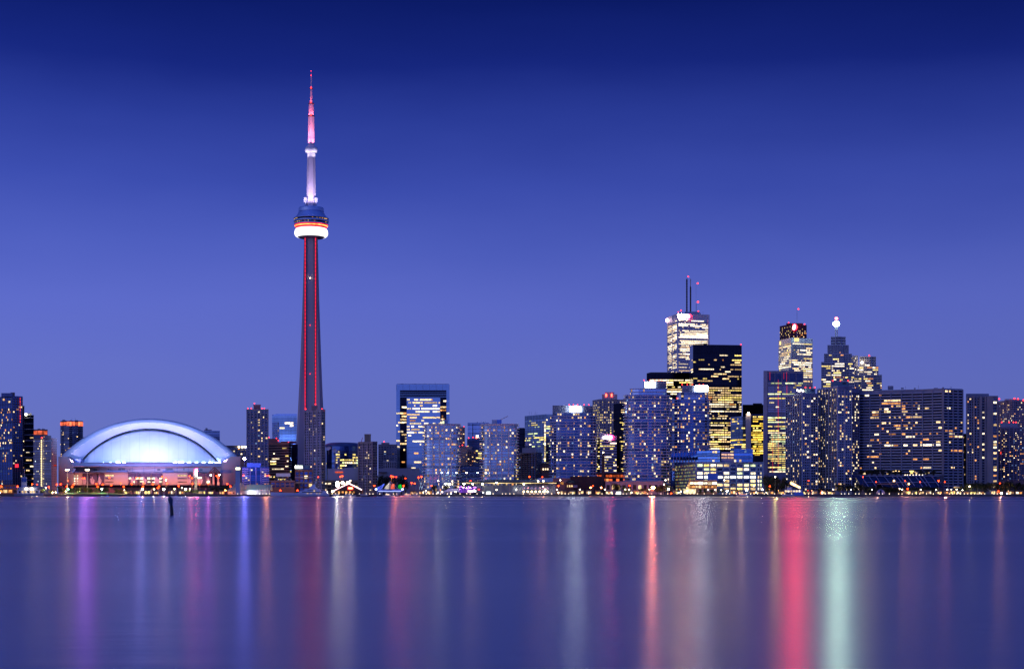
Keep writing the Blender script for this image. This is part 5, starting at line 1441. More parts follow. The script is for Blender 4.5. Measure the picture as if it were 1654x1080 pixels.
flood(t, (X(405, D), D - 9, 2.6), (X(415, D), D + 1, 4.5), 9000, (.9, .95, 1), 140, .8)
bt = Thing('bell_tower', 'slender pale blue square tower with glowing lamp room on top', 'tower', (X(384, 1584), 1584, GZ))
BT = wall('bell_tower_blue', (.42, .52, .66), .5, .06)
bt.pbox('shaft', 380.4, 388, 760, None, 1582, 4.6, BT); bt.pbox('neck', 382, 387, 758.2, 760, 1583, 3, CONCD)
b = MB(); b.lathe([(2.0, Z(758.3, 1584)), (2.2, Z(757.6, 1584)), (2.2, Z(754.6, 1584))], 14, (X(384.2, 1584), 1584.3)); bt.part('lamp_room', b, lit('lamp_room', (1, 1, .72), 3.0, 'AUTO', False))
b = MB(); b.lathe([(2.5, Z(754.6, 1584)), (2.3, Z(754, 1584)), (.3, Z(751.5, 1584))], 14, (X(384.2, 1584), 1584.3)); bt.part('cap', b, wall('cap_blue', (.15, .35, .5)))
def gable_house():
    D = 1572
    t = Thing('harbour_restaurant', 'dark gabled restaurant outlined in white neon with a glowing red sign', 'restaurant', (X(558, D), D, GZ))
    b = MB()
    prof = [(535, 797), (535, 794), (564, 780.5), (584, 791), (584, 797)]
    ya, yb = D, D + 14
    b.face([(X(px, D), ya, Z(py, D) if py < 797 else GZ) for px, py in prof]); b.face([(X(px, D), yb, Z(py, D) if py < 797 else GZ) for px, py in prof[::-1]])
    for p, q in zip(prof, prof[1:]): b.face([(X(p[0], D), ya, Z(p[1], D) if p[1] < 797 else GZ), (X(p[0], D), yb, Z(p[1], D) if p[1] < 797 else GZ), (X(q[0], D), yb, Z(q[1], D) if q[1] < 797 else GZ), (X(q[0], D), ya, Z(q[1], D) if q[1] < 797 else GZ)])
    t.part('body', b, wall('dark_timber', (.04, .025, .03)))
    for p, q, m in (((535.5, 793.6), (564, 780.3), lit('neon_pink', (1, .45, .48), 5, 'AUTO', False)), ((564, 780.3), (584.3, 790.6), lit('neon_white', (1, .72, .75), 6, 'AUTO', False))):
        b = MB(); b.tube((X(p[0], D), D - .5, Z(p[1], D)), (X(q[0], D), D - .5, Z(q[1], D)), .36, 6); t.part('neon_tube', b, m)
    t.sign(561.6, 570.4, 785.6, 790.4, D - .4, lit('sign_red_board', (1, .015, .02), 3.0, 'AUTO', False), 'sign_board')
    t.sign(562.6, 569.6, 786.8, 789.2, D - .75, lit('sign_red_core', (1, .50, .22), 5, 'AUTO', False), 'sign_lettering')
    t.inst('entrance_lamp', unit_ball(LAMPW), (X(538, D), D - 1.5, Z(793, D)), (1.0, 1.0, .9))
    for k in range(5): t.sign(546 + k * 6, 549 + k * 6, 793, 796, D - .3, AMBER, 'window', .3)
gable_house()
def sail_pavilion():
    D = 1568
    t = Thing('sail_pavilion', 'waterside pavilion with blue lit deck and four coloured glowing sails', 'pavilion', (X(628, D), D, GZ))
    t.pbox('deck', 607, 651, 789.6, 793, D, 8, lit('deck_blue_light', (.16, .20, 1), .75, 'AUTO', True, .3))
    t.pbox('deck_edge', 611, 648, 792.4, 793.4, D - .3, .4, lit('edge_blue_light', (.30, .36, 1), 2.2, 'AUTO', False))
    for a, c in ((613, 1.2), (629.5, 1.2), (646, 1.2)): t.pbox('deck_post', a - c, a + c, 793, None, D + 2, 2, STEEL)
    b = MB(); b.tube((X(629.8, D), D + 3, Z(793, D)), (X(629.8, D), D + 3, Z(776, D)), .32, 6); t.part('mast', b, WHITEP)
    for px, py in ((620, 789), (643, 789)):
        b = MB(); b.tube((X(629.8, D), D + 3, Z(777, D)), (X(px, D), D + 2, Z(py, D)), .14, 5); t.part('stay', b, WHITEP)
    def sail(rows, mat):
        b = MB(); b.grid([[(X(px, D), D + 2 + dy, Z(py, D)) for px, py, dy in r_] for r_ in rows]); t.part('sail', b, mat, smooth=True)
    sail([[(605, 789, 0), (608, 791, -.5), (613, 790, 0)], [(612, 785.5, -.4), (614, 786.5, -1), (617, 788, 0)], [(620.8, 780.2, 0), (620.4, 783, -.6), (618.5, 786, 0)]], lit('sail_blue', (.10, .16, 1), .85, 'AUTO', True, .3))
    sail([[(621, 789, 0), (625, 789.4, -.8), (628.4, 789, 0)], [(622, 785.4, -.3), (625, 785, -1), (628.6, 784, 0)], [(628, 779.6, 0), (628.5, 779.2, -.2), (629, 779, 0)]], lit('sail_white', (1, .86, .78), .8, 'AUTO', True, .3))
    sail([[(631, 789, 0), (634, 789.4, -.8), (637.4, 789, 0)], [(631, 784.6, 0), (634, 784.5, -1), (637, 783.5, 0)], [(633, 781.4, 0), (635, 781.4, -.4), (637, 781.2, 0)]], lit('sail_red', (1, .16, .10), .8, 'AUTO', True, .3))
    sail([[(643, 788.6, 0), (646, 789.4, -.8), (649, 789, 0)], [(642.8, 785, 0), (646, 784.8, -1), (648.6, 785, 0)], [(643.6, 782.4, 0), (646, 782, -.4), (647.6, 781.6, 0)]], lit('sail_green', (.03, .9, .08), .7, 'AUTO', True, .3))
    t.inst('deck_lamp', unit_ball(lit('lamp_deck_blue', (.25, .35, 1), 25, 'AUTO', False)), (X(607.5, D), D, Z(789.8, D)), (.9, .9, .7)); t.inst('deck_lamp', unit_ball(lit('lamp_deck_blue', (.25, .35, 1), 25, 'AUTO', False)), (X(650, D), D, Z(789.8, D)), (.8, .8, .6))
sail_pavilion()
D = 1600
t = Thing('pier_terminal', 'long low quay terminal with dark roof and yellow light trail drawn along eaves', 'terminal building', (X(820, D), D, GZ))
t.pbox('hall', 779, 897, 783, None, D + 2, 16, wall('terminal_blue', (.13, .18, .30), .5)); t.pbox('roof', 745, 900, 777.6, 779.4, D - 3, 22, wall('terminal_roof_dark', (.05, .07, .08)))
t.pbox('upper_storey', 783, 893, 774, 777.6, D + 3, 14, wall('terminal_roof_teal', (.10, .18, .20), .5)); t.pbox('glass_lantern', 868, 893, 771.8, 777.6, D + 2, 8, G_TEAL)
for k in range(11): t.sign(746 + k * 13.9, 759.7 + k * 13.9, 779.4, 780.3, D - 3.1, lit('light_trail_strip', (1, .72, .32), 1.5, 'AUTO', True, .1), 'light_trail_strip', .25)  # glowing strip added for a passing vehicle's light trail, no real eave lamp
for k in range(9): t.pbox('column', 781 + k * 13.8, 782 + k * 13.8, 779.4, None, D - 1, .6, STEEL)
for px, py in ((869, 776.5), (877.5, 776.5), (802, 779.2), (846, 781.6)): t.inst('eave_lamp', unit_ball(LAMPW), (X(px, D), D - 3.4, Z(py, D)), (.7, .7, .6))
for k in range(7):
    b = MB(); px = 846 + k * 6.4
    b.prism([(X(px - 3, D), D - 8), (X(px + 3, D), D - 8), (X(px + 3, D), D - 3.5), (X(px - 3, D), D - 3.5)], Z(789.5, D), Z(785.5, D), top=[(X(px - .3, D), D - 6), (X(px + .3, D), D - 6), (X(px + .3, D), D - 5.4), (X(px - .3, D), D - 5.4)])
    t.part('tented_canopy', b, wall('canopy_fabric', (.55, .55, .66), .6))
    t.inst('canopy_lamp', unit_ball(lit('lamp_patio', (1, .72, .36), 22, 'AUTO', False)), (X(px, D), D - 9, Z(793.5, D)), (.75, .75, .7))
t = Thing('stage_tent', 'pale blue marquee tent beside the purple lit waterfront stage', 'tent', (X(728, 1585), 1585, GZ))
b = MB(); b.prism([(X(715, 1585), 1585), (X(742, 1585), 1585), (X(742, 1585), 1597), (X(715, 1585), 1597)], Z(794, 1585), Z(788.3, 1585), top=[(X(724, 1585), 1590), (X(741, 1585), 1590), (X(741, 1585), 1592), (X(724, 1585), 1592)]); t.part('canvas_roof', b, wall('canvas_blue', (.46, .54, .70), .6))
for px in (716, 725, 734, 741.3): t.pbox('pole', px - .25, px + .25, 793.9, None, 1585.2, .3, WHITEP)
t = Thing('stage', 'open waterfront stage glowing purple with lit screens', 'stage', (X(755, 1580), 1580, GZ))
t.pbox('platform', 741, 774, 795.5, None, 1578, 10, BLACK); t.pbox('backdrop', 742, 765, 786, 795.4, 1586, .6, lit('stage_purple', (.20, .06, .62), .75, 'AUTO', True, .5))
t.sign(755.5, 764, 791.3, 794.6, 1579, lit('screen_pink', (1, .62, .86), 3, 'AUTO', True, .6), 'screen'); t.sign(765.3, 769, 791, 794, 1579, lit('screen_white', (.9, .92, 1), 3.5, 'AUTO', False), 'screen')
for px in (742, 753.5, 765, 773.5):
    b = MB(); b.tube((X(px, 1579), 1579, GZ), (X(px, 1579), 1579, Z(784.5, 1579)), .18, 5); t.part('truss', b, STEEL)
b = MB(); b.tube((X(742, 1579), 1579, Z(784.8, 1579)), (X(773.5, 1579), 1579, Z(784.8, 1579)), .22, 5); t.part('truss', b, STEEL)
rg = random.Random(12)
for k in range(16): t.inst('stage_lamp', unit_ball(rg.choice((lit('lamp_purple', (.5, .15, 1), 14, 'AUTO', False), lit('lamp_purple', (.5, .15, 1), 14, 'AUTO', False), LAMPW))), (X(rg.uniform(742, 769), 1580), 1580 + rg.uniform(-1, 4), Z(rg.uniform(785, 790), 1580)), (.35, .35, .35))
def lightbox(px, py, w, h, label):
    t = Thing('light_box', label, 'illuminated panel', (X(px, 1567), 1567, GZ))
    t.pbox('panel', px - w, px + w, py - h, py + h, 1566.6, .5, lit('light_box_glow', (.88, 1, .92), 2.6, 'AUTO', False)); t.pbox('foot', px - w * .7, px + w * .7, py + h, None, 1566.7, .3, BLACK)
lightbox(789, 795.6, 3.3, 2.2, 'square white lit panel on the quay beside the purple stage')
lightbox(999.3, 795.8, 3.6, 2.2, 'wide white lit panel on the quay below the round tree near the chimney')
def flag(px, lean, label):
    D = 1578
    t = Thing('banner_flag', label, 'flag', (X(px, D), D, GZ), 'blue feather flags on the quay')
    b = MB(); b.tube((X(px, D), D, GZ), (X(px, D), D, Z(763.5, D)), .16, 5); t.part('pole', b, WHITEP)
    b = MB(); b.grid([[(X(px - 3.6, D), D + .1, Z(777.5, D)), (X(px - 1.8, D), D - .2, Z(777, D)), (X(px, D), D, Z(778, D))], [(X(px - 2.4, D), D, Z(784, D)), (X(px - 1.2, D), D + .2, Z(784, D)), (X(px, D), D, Z(784, D))], [(X(px - .7, D), D, Z(790, D)), (X(px - .3, D), D, Z(790.4, D)), (X(px, D), D, Z(791, D))]]); t.part('cloth', b, wall('flag_blue', (.05, .14, .50)), smooth=True)
flag(707.8, 0, 'blue feather flag on a white pole by the white balconied condominium'); flag(714, 0, 'blue feather flag on a white pole by the white balconied condominium')

# ================================================================= lit huts added along the promenade to fill in the shoreline glow
krg = random.Random(21)
KC = [wall('hut_grey', (.20, .20, .24)), wall('hut_rose', (.30, .18, .17)), wall('hut_blue', (.12, .18, .30))]
for px in (206, 221, 238, 252, 275, 293, 326, 340, 358, 668, 681, 694, 910, 924, 938, 951, 966, 984, 1028, 1040, 1091, 1184, 1197, 1216, 1228, 1246, 1262, 1303, 1316, 1330, 1343, 1466, 1478, 1489, 1500, 1516, 1528, 1539, 1549, 1562, 1572, 1585, 1606, 1634, 1646):
    D = 1576 + krg.uniform(0, 6); w = krg.uniform(3.0, 5.4); h = krg.uniform(3.2, 4.6)
    t = Thing('glow_hut', 'small flat roofed hut with glowing front, added for the shoreline glow', 'glow_hut', (X(px, D), D, GZ), 'huts added for the shoreline glow')
    x = X(px, D); wm = w * .62
    b = MB(); b.box(x - wm, x + wm, D, D + 5, GZ, GZ + h); t.part('body', b, krg.choice(KC))
    b = MB(); b.box(x - wm - .5, x + wm + .5, D - 1.1, D + 5.3, GZ + h, GZ + h + .28); t.part('roof', b, CONCD)
    n = krg.randint(2, 4)
    for k in range(n):
        a = x - wm + 2 * wm * (k + .12) / n; c = x - wm + 2 * wm * (k + .86) / n
        b = MB(); b.box(a, c, D - .12, D - .02, GZ + .7, GZ + h * .72); t.part('window', b, krg.choice((WARM, AMBER, WHITE, YELLOW, DIMW)))
# ================================================================= boats
def loft(sections):
    """sections: (x, half beam, deck z, keel z) from stern to bow"""
    b = MB(); rows = []
    for x, hb, zd, zk in sections:
        rows.append([(x, -hb, zd), (x, -hb * .92, (zd + zk) / 2), (x, -hb * .55, zk), (x, hb * .55, zk), (x, hb * .92, (zd + zk) / 2), (x, hb, zd), (x, -hb, zd)])
    b.grid(rows)
    b.face(rows[0][:6]); b.face(rows[-1][:6][::-1])
    return b
def shift(b, x, y): b.v = [(p[0] + x, p[1] + y, p[2]) for p in b.v]; return b
YW = wall('yacht_white', (.70, .74, .84), .3, .03)
def yacht():
    D = 1548; t = Thing('motor_yacht', 'long white motor yacht with stepped decks moored before the tall tower', 'yacht', (X(484, D), D, 0))
    xs = lambda px: X(px, D)
    zs = lambda py: Z(py, D)
    b = loft([(xs(531.5), 3.6, zs(797), -.6), (xs(527), 4.2, zs(796.2), -.8), (xs(505), 4.6, zs(796), -.9), (xs(475), 4.4, zs(795.4), -.9), (xs(452), 2.8, zs(795), -.7), (xs(437), .2, zs(794.4), .6)])
    t.part('hull', shift(b, 0, D), YW, smooth=False)
    def tier(a, c, ya, yb, rk0, rk1, hw, name, mat=YW):
        b = MB(); b.prism([(xs(a), D - hw), (xs(c), D - hw), (xs(c), D + hw), (xs(a), D + hw)], zs(yb), zs(ya), top=[(xs(a + rk0), D - hw * .9), (xs(c - rk1), D - hw * .9), (xs(c - rk1), D + hw * .9), (xs(a + rk0), D + hw * .9)]); return t.part(name, b, mat)
    tier(481, 529, 793.0, 796, 5, 1, 3.6, 'main_deck'); tier(488, 522, 793.6, 795, 1, 1, 3.64, 'window_strip', G_BLACK)
    tier(482, 530, 792.4, 793.05, 1, 0, 3.7, 'deck_edge'); tier(489, 518, 789.4, 792.4, 5, 2, 3.0, 'upper_deck'); tier(497, 512, 790.4, 791.8, 1, 1, 3.04, 'window_strip', G_BLACK)
    tier(490, 521, 788.8, 789.4, 3, 1, 3.1, 'deck_edge'); tier(499, 513, 786.6, 788.8, 3, 3, 2.0, 'bridge_deck')
    b = MB(); b.prism([(xs(500), D - 1.2), (xs(509), D - 1.2), (xs(509), D + 1.2), (xs(500), D + 1.2)], zs(787), zs(781.8), top=[(xs(506), D - .4), (xs(509.5), D - .4), (xs(509.5), D + .4), (xs(506), D + .4)]); t.part('radar_arch', b, YW)
    b = MB(); b.tube((xs(507), D, zs(782)), (xs(511), D, zs(777.6)), .14, 5); b.tube((xs(507.5), D, zs(782)), (xs(507.5), D, zs(779)), .1, 5); t.part('mast', b, YW)
    for px, py in ((496.5, 796.6), (502.5, 796.5), (507.5, 792.2), (512, 796.7), (516.5, 796.8), (497.6, 796.5)): t.sign(px - .8, px + .8, py - .6, py + .5, D - 4.4, WARM, 'cabin_light', .2)
yacht()
def ferry():
    D = 1556; t = Thing('ferry_boat', 'white ferry with tall blue wheelhouse and mast moored by the brick shed', 'ferry', (X(46, D), D, 0))
    xs = lambda px: X(px, D); zs = lambda py: Z(py, D)
    t.part('hull', shift(loft([(xs(24), 3.2, zs(796.5), -.5), (xs(30), 4.4, zs(796.8), -.8), (xs(60), 4.4, zs(796.8), -.8), (xs(70), .5, zs(795.6), .4)]), 0, D), wall('hull_blue_grey', (.24, .30, .42)))
    for a, c, y0, y1, n, m in ((28, 64, 791.5, 796.8, 'main_deck', WHITEP), (30, 60, 787, 791.5, 'upper_deck', wall('boat_grey_blue', (.34, .40, .54))), (27, 65, 790.9, 791.6, 'deck_edge', WHITEP), (29, 62, 786.4, 787, 'deck_edge', WHITEP)): t.pbox(n, a, c, y0, y1, D - 3.4 if 'edge' in n else D - 3, 6.4, m)
    t.pbox('wheelhouse', 34.6, 43.4, 770, 786.4, D - 2, 4, wall('wheelhouse_white', (.52, .55, .66))); t.pbox('wheelhouse_window', 35.2, 42.8, 772, 778, D - 2.2, .3, G_DEEP)
    for px in (34.6, 43.2): 
        b = MB(); b.tube((xs(px), D - 2, zs(770)), (xs(39), D, zs(763)), .12, 5); t.part('stay', b, STEEL)
    b = MB(); b.tube((xs(39.2), D, zs(770)), (xs(39.2), D, zs(757)), .2, 5); t.part('mast', b, WHITEP)
    for k in range(7): t.sign(30.5 + k * 4.6, 33 + k * 4.6, 792.4, 795.6, D - 3.3, WARM if k % 3 else G_BLACK, 'window', .2)
    for px, py in ((44.2, 789.2), (53.3, 789.2)): t.inst('deck_lamp', unit_ball(LAMPW), (xs(px), D - 4, zs(py)), (.9, .9, .8))
ferry()
def small_boat(px, ln, D, label, hull, cabin=True, mast=None, lightm=None, z=.9):
    t = Thing('boat', label, 'boat', (X(px, D), D, 0)); x = X(px, D); l = ln * D / F / 2; w = max(.9, l * .32)
    t.part('hull', shift(loft([(x - l, w * .8, z, -.3), (x - l * .6, w, z * .95, -.4), (x + l * .3, w * .9, z, -.4), (x + l, .1, z * 1.3, .3)]), 0, D), hull)
    if cabin:
        b = MB(); b.prism([(x - l * .6, D - w * .7), (x + l * .35, D - w * .7), (x + l * .35, D + w * .7), (x - l * .6, D + w * .7)], z - .05, z + 1.5, top=[(x - l * .55, D - w * .6), (x + l * .1, D - w * .6), (x + l * .1, D + w * .6), (x - l * .55, D + w * .6)]); t.part('cabin', b, WHITEP)
        b = MB(); b.box(x - l * .5, x + l * .08, D - w * .72, D - w * .66, z + .6, z + 1.15); t.part('cabin_window', b, lightm or G_BLACK)
    if mast:
        b = MB(); b.tube((x, D, z), (x, D, Z(mast, D)), .12, 5); t.part('mast', b, WHITEP)
        b = MB(); b.tube((x, D, z + 1.4), (x - l * .8, D, z + 1.5), .1, 5); t.part('boom', b, WHITEP)
    return t
HB = wall('hull_blue', (.10, .24, .62), .4); HW = wall('hull_white', (.66, .68, .74), .4); HD = wall('hull_dark', (.03, .03, .05), .4)
small_boat(258.5, 6, 1535, 'tiny blue hulled sailboat, nearest the slanted timber pile', HB, False, 790)
small_boat(264.5, 5, 1545, 'tiny blue sailboat between two others off the stadium shore', HB, False, 795)
small_boat(284.5, 5, 1540, 'tiny blue sailboat beyond the timber pile, with taller mast', HB, False, 788)
small_boat(224, 6, 1542, 'small blue hulled boat off the stadium lawn', HB, True)
small_boat(173.5, 5, 1550, 'small blue dinghy close under the grassy bank', HB, False, 793)
small_boat(544, 20, 1550, 'dark launch moored below the neon gable', HD, True)
small_boat(564, 22, 1546, 'white speedboat moored under the red sign', HW, True)
small_boat(590, 26, 1552, 'dark hulled yacht with tall mast beside the short apartment tower', HD, True, 768)
small_boat(628, 20, 1550, 'white cruiser moored in front of the coloured sails', HW, True, None, WARM)
small_boat(660, 26, 1546, 'long low white boat moored beyond the coloured sails', HW, True, None, WARM)
small_boat(672, 14, 1554, 'small white sloop with bare mast by the long low boat', HW, True, 779)
small_boat(642, 9, 1540, 'small dark boat off the coloured sails', HD, True)
small_boat(1203, 26, 1550, 'low white tour boat with orange lights before the broad terminal', HW, True, None, AMBER, 1.2)
small_boat(1182, 5, 1540, 'tiny bright blue dinghy before the broad terminal', HB, False)
small_boat(455, 16, 1556, 'pale launch moored at the bow of the long yacht', HW, True)
def barge():
    D = 1552; t = Thing('restaurant_ship', 'moored white restaurant ship with glowing orange canopy and blue stern', 'ship', (X(1282, D), D, 0))
    xs = lambda px: X(px, D)
    t.part('hull', shift(loft([(xs(1263), .3, 2.2, .4), (xs(1270), 3.6, 2.0, -.5), (xs(1290), 4.2, 2.0, -.6), (xs(1297.6), 4.0, 2.6, -.6)]), 0, D), HW)
    t.pbox('blue_stern', 1283, 1297.8, 794.8, 799.6, D - 4.4, 8.6, wall('stern_blue', (.16, .28, .75), .4))
    t.pbox('deck_house', 1267, 1295, 790.5, 795, D - 3, 6, WHITEP); t.pbox('upper_house', 1271, 1279, 786.5, 790.5, D - 2, 4, WHITEP)
    b = MB(); b.prism([(xs(1277), D - 3), (xs(1292), D - 3), (xs(1292), D + 3), (xs(1277), D + 3)], 0, .4)
    b.v = [(x, y, z + (Z(781, D) if x < xs(1284) else Z(788.5, D))) for x, y, z in b.v]
    b.v = b.v[:4] + [(x, y, z + 1.4) for x, y, z in b.v[4:]]
    t.part('canopy', b, lit('canopy_orange_glow', (1, .52, .20), 4.5, 'AUTO', True, .4))
    for px in (1278, 1291): t.pbox('canopy_post', px - .2, px + .2, 788, 791, D - 2.5, .3, STEEL)
    for k in range(6): t.sign(1268 + k * 4.4, 1270.5 + k * 4.4, 791.6, 794, D - 3.2, WHITE if k % 2 else WARM, 'window', .2)
    b = MB(); b.tube((xs(1269), D, Z(790.5, D)), (xs(1269), D, Z(783, D)), .14, 5); t.part('mast', b, WHITEP)
barge()

# ================================================================= trees
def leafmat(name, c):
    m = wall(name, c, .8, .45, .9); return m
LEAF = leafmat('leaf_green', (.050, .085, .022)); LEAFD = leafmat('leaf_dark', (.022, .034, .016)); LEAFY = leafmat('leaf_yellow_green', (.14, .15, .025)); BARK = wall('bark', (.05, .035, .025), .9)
def crown_mesh(seed, mat, n=900):
    rg = random.Random(seed); b = MB()
    lobes = [(rg.uniform(-.55, .55), rg.uniform(-.55, .55), rg.uniform(-.45, .6), rg.uniform(.28, .55)) for _ in range(11)]
    for _ in range(n):
        lx, ly, lz, lr = rg.choice(lobes)
        v = Vector((rg.gauss(0, 1), rg.gauss(0, 1), rg.gauss(0, 1))).normalized() * lr * rg.uniform(.55, 1.05)
        c = Vector((lx, ly, lz)) + v
        if c.z < -.85: continue
        s = rg.uniform(.05, .12)
        a = Vector((rg.gauss(0, 1), rg.gauss(0, 1), rg.gauss(0, 1))).normalized(); q = a.orthogonal().normalized()
        b.face([c - a * s, c - q * s * .6, c + a * s, c + q * s * .6])
    return b.mesh('crown', mat)
def trunk_mesh(seed):
    rg = random.Random(seed); b = MB()
    b.tube((0, 0, 0), (rg.uniform(-.03, .03), 0, .62), .055, 7, r2=.03)
    for k in range(5):
        a = k * 1.3 + rg.random(); b.tube((0, 0, .3 + k * .06), (.26 * math.cos(a), .26 * math.sin(a), .56 + k * .07), .022, 5, r2=.008)
    return b.mesh('trunk', BARK)
CR = {m.name: [crown_mesh(i * 7 + j, m) for i in range(4)] for j, m in enumerate((LEAF, LEAFD, LEAFY))}
TR = [trunk_mesh(i) for i in range(3)]
trg = random.Random(77)
def tree(px, top, hw, D, mat, label, group):
    h = Z(top, D) - GZ; w = hw * D / F
    t = Thing('tree', label, 'tree', (X(px, D), D, GZ), group)
    o = link('trunk', trg.choice(TR), t.o); o.scale = (h * .9, h * .9, h)
    o = link('crown', trg.choice(CR[mat.name]), t.o, (0, 0, h * .58)); o.scale = (w * 1.12, w * 1.12, h * .46); o.rotation_euler = (0, 0, trg.uniform(0, 6.28))
GR1, GR2, GR3, GR4 = 'lit park trees before the stadium', 'dark trees before the white warehouse', 'dark round trees along the east promenade', 'young promenade trees before the terminal'
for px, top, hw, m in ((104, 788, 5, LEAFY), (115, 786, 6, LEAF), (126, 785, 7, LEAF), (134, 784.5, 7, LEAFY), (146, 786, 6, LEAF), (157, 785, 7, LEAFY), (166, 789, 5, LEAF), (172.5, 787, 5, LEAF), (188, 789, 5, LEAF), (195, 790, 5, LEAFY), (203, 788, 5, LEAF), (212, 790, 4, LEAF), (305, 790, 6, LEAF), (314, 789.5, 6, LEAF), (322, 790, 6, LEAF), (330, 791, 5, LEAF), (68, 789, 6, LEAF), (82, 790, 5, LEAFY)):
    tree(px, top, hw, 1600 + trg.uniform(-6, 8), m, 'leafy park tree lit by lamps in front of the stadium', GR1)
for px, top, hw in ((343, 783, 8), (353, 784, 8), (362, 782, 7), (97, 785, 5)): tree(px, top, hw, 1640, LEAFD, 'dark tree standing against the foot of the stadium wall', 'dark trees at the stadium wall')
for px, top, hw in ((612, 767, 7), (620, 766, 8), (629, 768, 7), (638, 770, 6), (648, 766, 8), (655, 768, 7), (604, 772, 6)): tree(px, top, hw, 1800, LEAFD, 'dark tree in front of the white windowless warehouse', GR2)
for px, top, hw in ((702, 783, 7), (721, 784, 6), (733, 785, 6)): tree(px, top, hw, 1604, LEAFD, 'dark tree at the foot of the first white balconied condominium', 'dark trees by the blue flags')
for px, top, hw in ((998, 779, 10),): tree(px, top, hw, 1600, LEAFD, 'big round dark tree beside the wide lit panel', None)
for px, top, hw in ((1010, 786, 5), (1016, 788, 5), (1045, 788, 6), (1036, 788, 6), (1062, 786, 6), (1070, 784, 8), (1079, 780, 9)): tree(px, top, hw, 1596, LEAF if px < 1050 else LEAFD, 'dark green tree by the huge orange lamp before the tallest curved balcony tower', 'trees by the huge orange lamp')
for px, top, hw in ((1238, 768, 8), (1246, 770, 8), (1254, 767, 9), (1263, 769, 8), (1244, 781, 7), (1270, 778, 6)): tree(px, top, hw, 1625, LEAFD, 'tall dark tree between the broad terminal and the pale harbour condominium', 'trees beside the broad terminal')
for px in (1131, 1139, 1150, 1160, 1168, 1180, 1190, 1248, 1239, 1254): tree(px, 788 + trg.uniform(-1, 2), 3.2, 1590, LEAF, 'young green promenade tree before the broad terminal', GR4)
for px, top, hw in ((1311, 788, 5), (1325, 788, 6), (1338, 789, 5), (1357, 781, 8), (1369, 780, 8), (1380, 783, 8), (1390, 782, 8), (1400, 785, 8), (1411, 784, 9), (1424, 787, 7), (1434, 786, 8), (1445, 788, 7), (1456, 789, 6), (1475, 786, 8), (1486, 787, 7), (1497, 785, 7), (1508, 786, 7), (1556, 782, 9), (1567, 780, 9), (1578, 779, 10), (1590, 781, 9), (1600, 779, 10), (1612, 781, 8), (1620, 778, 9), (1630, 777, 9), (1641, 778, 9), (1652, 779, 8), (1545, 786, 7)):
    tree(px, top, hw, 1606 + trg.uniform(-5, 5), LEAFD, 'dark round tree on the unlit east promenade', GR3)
for px in (1392, 1400, 1408, 1417, 1426, 1436, 1446, 1455, 1487, 1497, 1508): tree(px, 762.5 + trg.uniform(-1, 2), 5, 1669, LEAFD, 'dark bush on the terrace above the glass roofed podium', 'terrace bushes above the podium')
for o in [o for o in COL.objects if o.type == 'EMPTY' and o.get('group') == 'terrace bushes above the podium']: o.location.z = Z(768, 1669)
for o in [o for o in COL.objects if o.type == 'EMPTY' and o.get('group') == 'terrace bushes above the podium']:
    o.scale = (1, 1, .30)
t = Thing('garden_dome', 'small pale glazed dome on the promenade among dark trees', 'dome', (X(1422.5, 1585), 1585, GZ))
b = MB(); r_ = 4.3; b.lathe([(r_ * math.cos(a), GZ + 1.05 * r_ * math.sin(a) + .6) for a in [i * math.pi / 16 for i in range(8)]] + [(.05, GZ + 1.05 * r_ + .6)], 18, (X(1422.5, 1585), 1585)); t.part('shell', b, wall('dome_grey', (.36, .38, .52), .35), smooth=False)
b = MB(); b.lathe([(r_ + .1, GZ), (r_ + .1, GZ + .65)], 18, (X(1422.5, 1585), 1585)); t.part('plinth', b, CONC)
t.pbox('door', 1421.2, 1423.8, 791, None, 1580.4, .8, BLACK)

# ================================================================= lamps
POLE = wall('lamp_pole', (.20, .19, .19), .5, .05, metal=.4)
LIGHTS = {}
def lamp(px, py, mat, label, cat, group, r=.62, D=None, watt=None):
    D = D or 1582 + (int(px * 7) % 23)
    t = Thing('street_lamp', label, cat, (X(px, D), D, GZ), group)
    z = Z(py, D)
    if z < GZ + .5: z = GZ + .5
    o = link('pole', unit_box(POLE), t.o, (0, .12, (z - GZ) / 2)); o.scale = (.2, .2, z - GZ)
    o = link('lamp_head', unit_ball(mat), t.o, (0, -.2, z - GZ)); o.scale = (r, r, r * .8)
    if watt:
        l = LIGHTS.get(watt) or bpy.data.lights.new('boost_light', 'POINT'); LIGHTS[watt] = l
        l.energy, l.color, l.shadow_soft_size = watt[0], watt[1:], 0.0
        o = bpy.data.objects.new('boost_light', l); COL.objects.link(o); o.parent = t.o; o.location = (0, -1.2, z - GZ)
    return t
ORANGE = ((2, 785), (52, 781.5), (28.5, 785), (92, 782), (98, 781.5), (119, 782), (116.5, 785.5), (108, 785.3), (136.5, 772), (79, 786), (155.5, 781), (158, 785.5), (176.6, 771), (195, 780.5), (200, 785.5), (220, 771.5), (225.5, 771.5), (232.5, 780.5), (231, 785.5), (262, 769.5), (267.5, 771.5), (270, 780.5), (257, 785), (255, 787.5), (288.5, 784.5), (306.5, 768.5), (310, 771.5), (311, 780.5), (322, 781), (336.5, 780.5), (350, 768), (352.5, 771), (367, 781), (372, 785), (385, 795), (393.5, 767.5), (422.5, 791), (434, 767.5), (453, 791.5), (480.5, 791.5), (550, 769.5), (553, 768.5), (604.5, 784), (632, 768.5), (635, 769.5), (652, 784), (676, 770.5), (680.5, 769.5), (665, 779.5), (670, 780.5), (697, 784), (855, 769.5), (902, 784), (1017, 784), (1084, 796.5), (1187, 796), (1305, 792.5), (1318.5, 792.5), (1332, 792.5), (1516, 776), (1466, 789), (1612.5, 793), (1243.5, 785), (213, 781), (180, 783), (166, 782), (247, 781.5))
